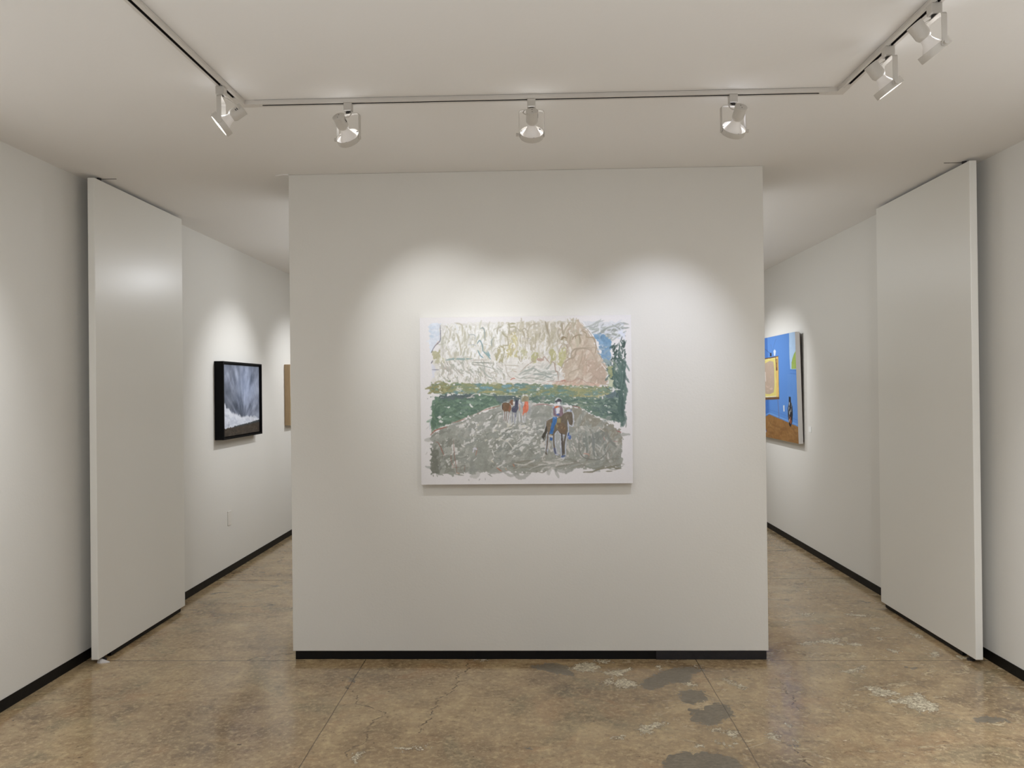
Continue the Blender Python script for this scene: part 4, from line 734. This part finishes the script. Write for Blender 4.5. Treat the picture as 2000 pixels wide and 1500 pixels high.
def hung_painting(name_parts, label, origin, rot, build, cat='painting'):
    r = thing('painting', label, cat, origin, rot); build(r); return r
def big(r):
    # local frame: x right, y into the wall, z up; origin bottom centre at the wall
    w2, hh, d = .5865, .930, .044; bm = bmesh.new(); box(bm, -w2, w2, -d, -.003, 0, hh, bev=.002)
    link('canvas', mesh(bm), M_CANVAS, r)
    me = cv.mesh('painted_front', (-w2+.001, -d-.0006, hh-.001), (w2-.001, -d-.0006, hh-.001), (w2-.001, -d-.0006, .001), (-w2+.001, -d-.0006, .001), gain=1.02)
    link('painted_front', me, M_PAINTING, r)
hung_painting(None, 'large unframed painting of riders and horses below a pale cliff on the partition', (-.0445, BY0, .987), rad(0), big)

# ---------------------------------------------------------------- storm painting, black frame, left wall
def ident(w, h): return lambda x, y: (x*(w-1), y*(h-1))
st = Canvas(240, 180, ident(240, 180), seed=11, base=(112, 118, 132)); st.scale = 240
N_ = lambda: st.noise(14, .6)
streak = np.zeros((180, 240))
for sc in (7, 14, 30):
    # cloud streaks fanning up from a point low in the picture
    cx, cy = 130, 150; ang = np.arctan2(st.XX-cx, cy-st.YY+4)*60; rr = np.hypot(st.XX-cx, st.YY-cy)*.35
    g = st.rng.standard_normal((80, 80)); a_ = (ang/sc*2.2+40) % 78; r_ = (rr/sc*1.3) % 78; ia, ir = a_.astype(int), r_.astype(int); fa, fr = a_-ia, r_-ir
    streak += ((g[ia, ir]*(1-fr)+g[ia, ir+1]*fr)*(1-fa)+(g[ia+1, ir]*(1-fr)+g[ia+1, ir+1]*fr)*fa)*sc/14
st.I += np.clip(streak, -2.2, 2.2)[..., None]*np.array((14, 14, 15))+(st.n3*9+st.n2*3)[..., None]
st.I += (np.exp(-((st.XX-150)/70)**2-((st.YY-60)/60)**2)*22)[..., None]*np.array((.7, .9, 1.3))
st.poly([(.0, .56), (.06, .54), (.1, .60), (.16, .62), (.24, .68), (.35, .70), (.5, .75), (.62, .74), (.8, .76), (1, .80), (1, .83), (.8, .86), (.5, .90), (0, .90)], (214, 218, 228), rag=1.6, var=6, soft=5)
st.scatter([(0, .62), (.3, .72), (1, .79), (1, .84), (0, .88)], 40, (.06, .16), (.012, .03), (8, 12), [(196, 202, 216), (226, 230, 238), (182, 188, 202)], op=.6)
st.scatter([(.05, .1), (.95, .1), (.95, .65), (.3, .6)], 50, (.05, .12), (.008, .018), lambda x, y: 90-math.degrees(math.atan2(130-x, 150-y))*-1+6, [(150, 158, 176), (136, 144, 162), (98, 102, 114)], op=.35)
st.poly([(-.02, .895), (.2, .885), (.5, .865), (.75, .845), (1.02, .815), (1.02, 1.05), (-.02, 1.05)], (66, 58, 50), rag=1.5, var=6)
st.poly([(.3, .872), (.75, .842), (1.02, .812), (1.02, .85), (.6, .87), (.3, .885)], (62, 68, 70), rag=1, var=4)
st.scatter([(0, .91), (1, .86), (1, 1), (0, 1)], 60, (.03, .08), (.008, .016), (0, 14), [(78, 68, 56), (58, 52, 44), (88, 78, 64)], op=.7)
st.soften(.6)
for x, y0, y1 in ((.15, .80, .90), (.78, .70, .84), (.82, .72, .84)): st.stroke([(x, y0), (x, y1)], .007, (96, 94, 98), op=.7)
def storm(r):
    # local frame: x right along the wall, y into the wall, z up
    w2, hh, d = .425, .634, .075; t = .016
    bm = bmesh.new()
    for b in ((-w2, -w2+t, 0, hh), (w2-t, w2, 0, hh), (-w2+t, w2-t, 0, t), (-w2+t, w2-t, hh-t, hh)): box(bm, b[0], b[1], -d, -.002, b[2], b[3])
    link('frame', mesh(bm), M_FRAMEBK, r)
    bm = bmesh.new(); box(bm, -w2+t+.006, w2-t-.006, -d+.020, -.01, t+.006, hh-t-.006); link('canvas', mesh(bm), M_CANVAS, r)
    q = -d+.0194; a, b, c, e = -w2+t+.006, w2-t-.006, t+.006, hh-t-.006
    link('painted_front', st.mesh('painted_front', (a, q, e), (b, q, e), (b, q, c), (a, q, c)), M_PAINTING, r)
hung_painting(None, 'dark stormy sky painting in a deep black frame on the left wall', (XL, 6.343, 1.125), rad(90), storm)

# ---------------------------------------------------------------- wood-framed picture further down the left wall
wf = Canvas(90, 70, ident(90, 70), seed=5, base=(226, 226, 224)); wf.scale = 90
wf.poly([(0, .55), (.3, .58), (.6, .5), (1, .55), (1, 1), (0, 1)], (196, 190, 130), rag=3); wf.poly([(0, .75), (1, .8), (1, 1), (0, 1)], (158, 160, 104), rag=3)
wf.scatter([(0, .5), (1, .5), (1, 1), (0, 1)], 60, (.1, .25), (.03, .06), (0, 25), [(206, 200, 140), (150, 156, 100), (224, 220, 180), (180, 170, 110)], op=.7)
def woodpic(r):
    w2, hh, d, t = .40, .625, .060, .012; bm = bmesh.new()
    for b in ((-w2, -w2+t, 0, hh), (w2-t, w2, 0, hh), (-w2+t, w2-t, 0, t), (-w2+t, w2-t, hh-t, hh)): box(bm, b[0], b[1], -d, -.002, b[2], b[3])
    link('frame', mesh(bm), M_WOOD, r)
    bm = bmesh.new(); box(bm, -w2+t+.005, w2-t-.005, -d+.010, -.008, t+.005, hh-t-.005); link('canvas', mesh(bm), M_CANVAS, r)
    q = -d+.0094; a, b, c, e = -w2+t+.005, w2-t-.005, t+.005, hh-t-.005
    link('painted_front', wf.mesh('painted_front', (a, q, e), (b, q, e), (b, q, c), (a, q, c)), M_PAINTING, r)
hung_painting(None, 'pale wood framed picture mostly hidden behind the left edge of the partition', (XL, 8.003, 1.158), rad(90), woodpic)

# ---------------------------------------------------------------- blue interior painting, right wall
# u runs from the near (right-hand) edge of the canvas, 0, to the far edge, 1; the strip seen from the room is u < .62
BW, BH = 300, 260
bp = Canvas(BW, BH, lambda u, v: ((1-u)*(BW-1), v*(BH-1)), seed=21, base=(88, 136, 204)); bp.scale = BW
P2 = lambda pts, c, **k: bp.poly(pts, c, **{**dict(rag=.25, var=2), **k})
L2 = lambda pts, w_, c, **k: bp.stroke(pts, w_, c, **{**dict(rag=.1, var=2, smooth=False, taper=0), **k})
def cr(x, y):
    """position on the canvas (u, v) of a point sketched in the oblique view of it"""
    vv = (y-105)/1215; px = 1480+x/5.56+3.6-7.2*vv
    Yw = 1/(.1443-.000277*(1558-px)); py = 630+y/5.56-(px-1030)*-.0055+0
    z = 1.524+(753-py)*Yw/1460
    return (Yw-6.93)/1.45, (2.005-z)/1.03
Q = lambda pts: [cr(*p) for p in pts]
P2([(.55, -.1), (1.1, -.1), (1.1, 1.1), (.55, 1.1)], (74, 122, 192))
P2(Q([(40, 100), (116, 100), (122, 500), (130, 990), (40, 1060)]), (66, 112, 182))
P2(Q([(330, 560), (440, 560), (450, 1130), (330, 1080)]), (96, 142, 206), op=.6)
P2([(-.1, -.1)]+Q([(350, 60), (352, 330), (362, 508), (430, 508)])+[(-.1, .32)], (170, 196, 224))
P2([(-.1, .16)]+Q([(418, 318), (398, 350), (384, 395), (376, 430), (378, 502), (430, 502)])+[(-.1, .32)], (150, 172, 84), rag=.8, var=6)
L2([(-.05, .335)]+Q([(430, 518), (360, 512)]), .006, (70, 116, 184)); L2([(-.05, .372)]+Q([(430, 560), (358, 552)]), .005, (70, 116, 184)); L2(Q([(117, 120), (120, 370)]), .005, (120, 164, 220)); L2(Q([(132, 830), (134, 990)]), .005, (120, 160, 214))
P2([(-.1, .86)]+Q([(450, 1128), (300, 1062), (134, 992), (76, 1022)])+[(1.1, .97), (1.1, 1.1), (-.1, 1.1)], (144, 104, 58), rag=.3, var=5)
bp.scatter([(-.05, .88), (.55, .82), (1, 1), (-.05, 1.02)], 60, (.05, .14), (.01, .03), (4, 14), [(154, 114, 66), (130, 92, 50), (160, 122, 72), (120, 84, 46)], op=.5)
L2([(-.05, .845)]+Q([(450, 1108), (300, 1045), (134, 978), (76, 1008)]), .009, (120, 162, 216)); L2([(-.05, .80)]+Q([(450, 1060), (300, 1000), (134, 940)]), .004, (74, 120, 190))
P2(Q([(55, 392), (232, 362), (243, 830), (50, 838)]), (104, 74, 50)); P2(Q([(55, 404), (200, 380), (212, 800), (55, 806)]), (224, 212, 142)); P2(Q([(58, 412), (196, 392), (207, 790), (60, 798)]), (214, 200, 116))
P2(Q([(72, 500), (90, 440), (140, 415), (178, 425), (188, 500), (190, 680), (182, 755), (140, 775), (95, 772), (78, 720)]), (176, 156, 138)); bp.scatter(Q([(90, 680), (180, 680), (180, 750), (95, 760)]), 8, (.03, .06), (.01, .02), (0, 20), [(206, 180, 164), (196, 172, 156)], op=.6)
L2(Q([(90, 545), (94, 630)]), .016, (216, 206, 198)); P2(Q([(203, 376), (230, 370), (239, 806), (212, 806)]), (216, 182, 104)); P2(Q([(203, 398), (222, 395), (224, 520), (206, 520)]), (126, 88, 54)); L2(Q([(212, 410), (213, 430)]), .014, (216, 190, 120)); L2(Q([(213, 450), (214, 480)]), .012, (190, 150, 90))
L2(Q([(70, 806), (208, 800)]), .008, (230, 224, 200)); L2(Q([(86, 832), (82, 1010)]), .010, (126, 118, 130)); L2(Q([(226, 832), (240, 1028)]), .010, (110, 104, 124))
L2(Q([(58, 262), (148, 340)]), .004, (60, 66, 90)); L2(Q([(206, 180), (162, 320)]), .004, (70, 100, 150)); P2(Q([(142, 330), (156, 328), (160, 366), (140, 368)]), (44, 40, 44)); P2(Q([(178, 310), (192, 292), (206, 312), (198, 362), (184, 362)]), (208, 216, 226))
L2(Q([(150, 240), (158, 290)]), .006, (84, 110, 160)); P2(Q([(284, 898), (298, 894), (300, 960), (288, 962)]), (206, 210, 214))
P2(Q([(346, 802), (368, 806), (370, 860), (386, 910), (390, 1000), (384, 1080), (366, 1132), (350, 1110), (338, 1020), (334, 930), (346, 870)]), (38, 36, 38))
for p, c in (((355, 880), (196, 200, 200)), ((350, 930), (180, 186, 190)), ((372, 950), (150, 150, 150)), ((358, 975), (206, 206, 200)), ((366, 1040), (206, 120, 76)), ((354, 1060), (216, 180, 150)), ((372, 1075), (190, 100, 62)), ((345, 960), (90, 96, 106)), ((378, 900), (110, 116, 120)), ((352, 1020), (120, 96, 90))):
    a = cr(*p); bp.stroke([(a[0], a[1]-.015), (a[0]+.01, a[1]+.015)], .014, c, rag=.3, var=4)
P2(Q([(78, 1160), (96, 1142), (104, 1180), (84, 1192)]), (70, 84, 150)); P2(Q([(80, 1175), (98, 1168), (98, 1190)]), (230, 226, 220)); L2(Q([(110, 1150), (160, 1060)]), .004, (116, 84, 46))
def blue(r):
    # local frame: x right along the wall as seen from the room, y into the wall, z up; canvas leans off the wall at the top
    w2, hh, d = .725, 1.03, .052; bm = bmesh.new(); box(bm, -w2, w2, -d, -.010, 0, hh, bev=.002)
    c = link('canvas', mesh(bm), M_CANVAS, r); bm = bmesh.new(); box(bm, -w2+.012, w2-.012, -.010, -.001, .012, hh-.012)
    s = link('shadow_gap_fill', mesh(bm), M_DARKGAP, r); f = -d-.0006  # dark box painting the shade in the gap behind the canvas
    p = link('painted_front', bp.mesh('painted_front', (-w2+.001, f, hh-.001), (w2-.001, f, hh-.001), (w2-.001, f, .001), (-w2+.001, f, .001)), M_PAINTING, r)
    for o in (c, s, p): o.rotation_euler = (rad(1.2), 0, 0)
hung_painting(None, 'bright blue room painting with an old television and vase, on the right wall', (XR-.003, 7.655, .977), rad(-90), blue)

# ---------------------------------------------------------------- small wall fittings
r = thing('wall_plate', 'small white blank cover plate low on the left wall', 'wall plate', (XL, 6.19, .455), rad(90))
bm = bmesh.new(); box(bm, -.036, .036, -.006, 0, -.060, .060, bev=.0025); link('plate', mesh(bm), M_PLATE, r)
bm = bmesh.new()
for z in (-.03, .03):
    bm = bmesh.new(); bmesh.ops.create_cone(bm, cap_ends=True, segments=12, radius1=.0028, radius2=.0028, depth=.0015, matrix=Matrix.Translation((0, -.0064, z)) @ Matrix.Rotation(pi/2, 4, 'X'))
    link('screw', mesh(bm), M_PLATE, r)
r = thing('title_card', 'tiny white title card on the right wall beside the blue painting', 'label', (XR, 6.79, 1.115), rad(-90))
bm = bmesh.new(); box(bm, -.032, .032, -.003, 0, -.025, .025); link('card', mesh(bm), M_LABELCARD, r)
bm = bmesh.new(); r0 = np.random.default_rng(9); V = []
for i, (x, y) in enumerate(((0, 0), (.022, -.006), (.05, .002), (.066, .012), (.05, .022), (.03, .018), (.01, .028), (-.004, .014))): V.append((x, y))
prism(bm, V, 0, .006)
for v in bm.verts: v.co.z += (v.co.z > .003)*r0.uniform(-.002, .010)
o = link('plaster_crumb', mesh(bm), M_CANVAS, None, (-2.468, 4.135, 0)); tag(o, 'white plaster crumb on the floor at the foot of the left pivoting panel', 'debris')
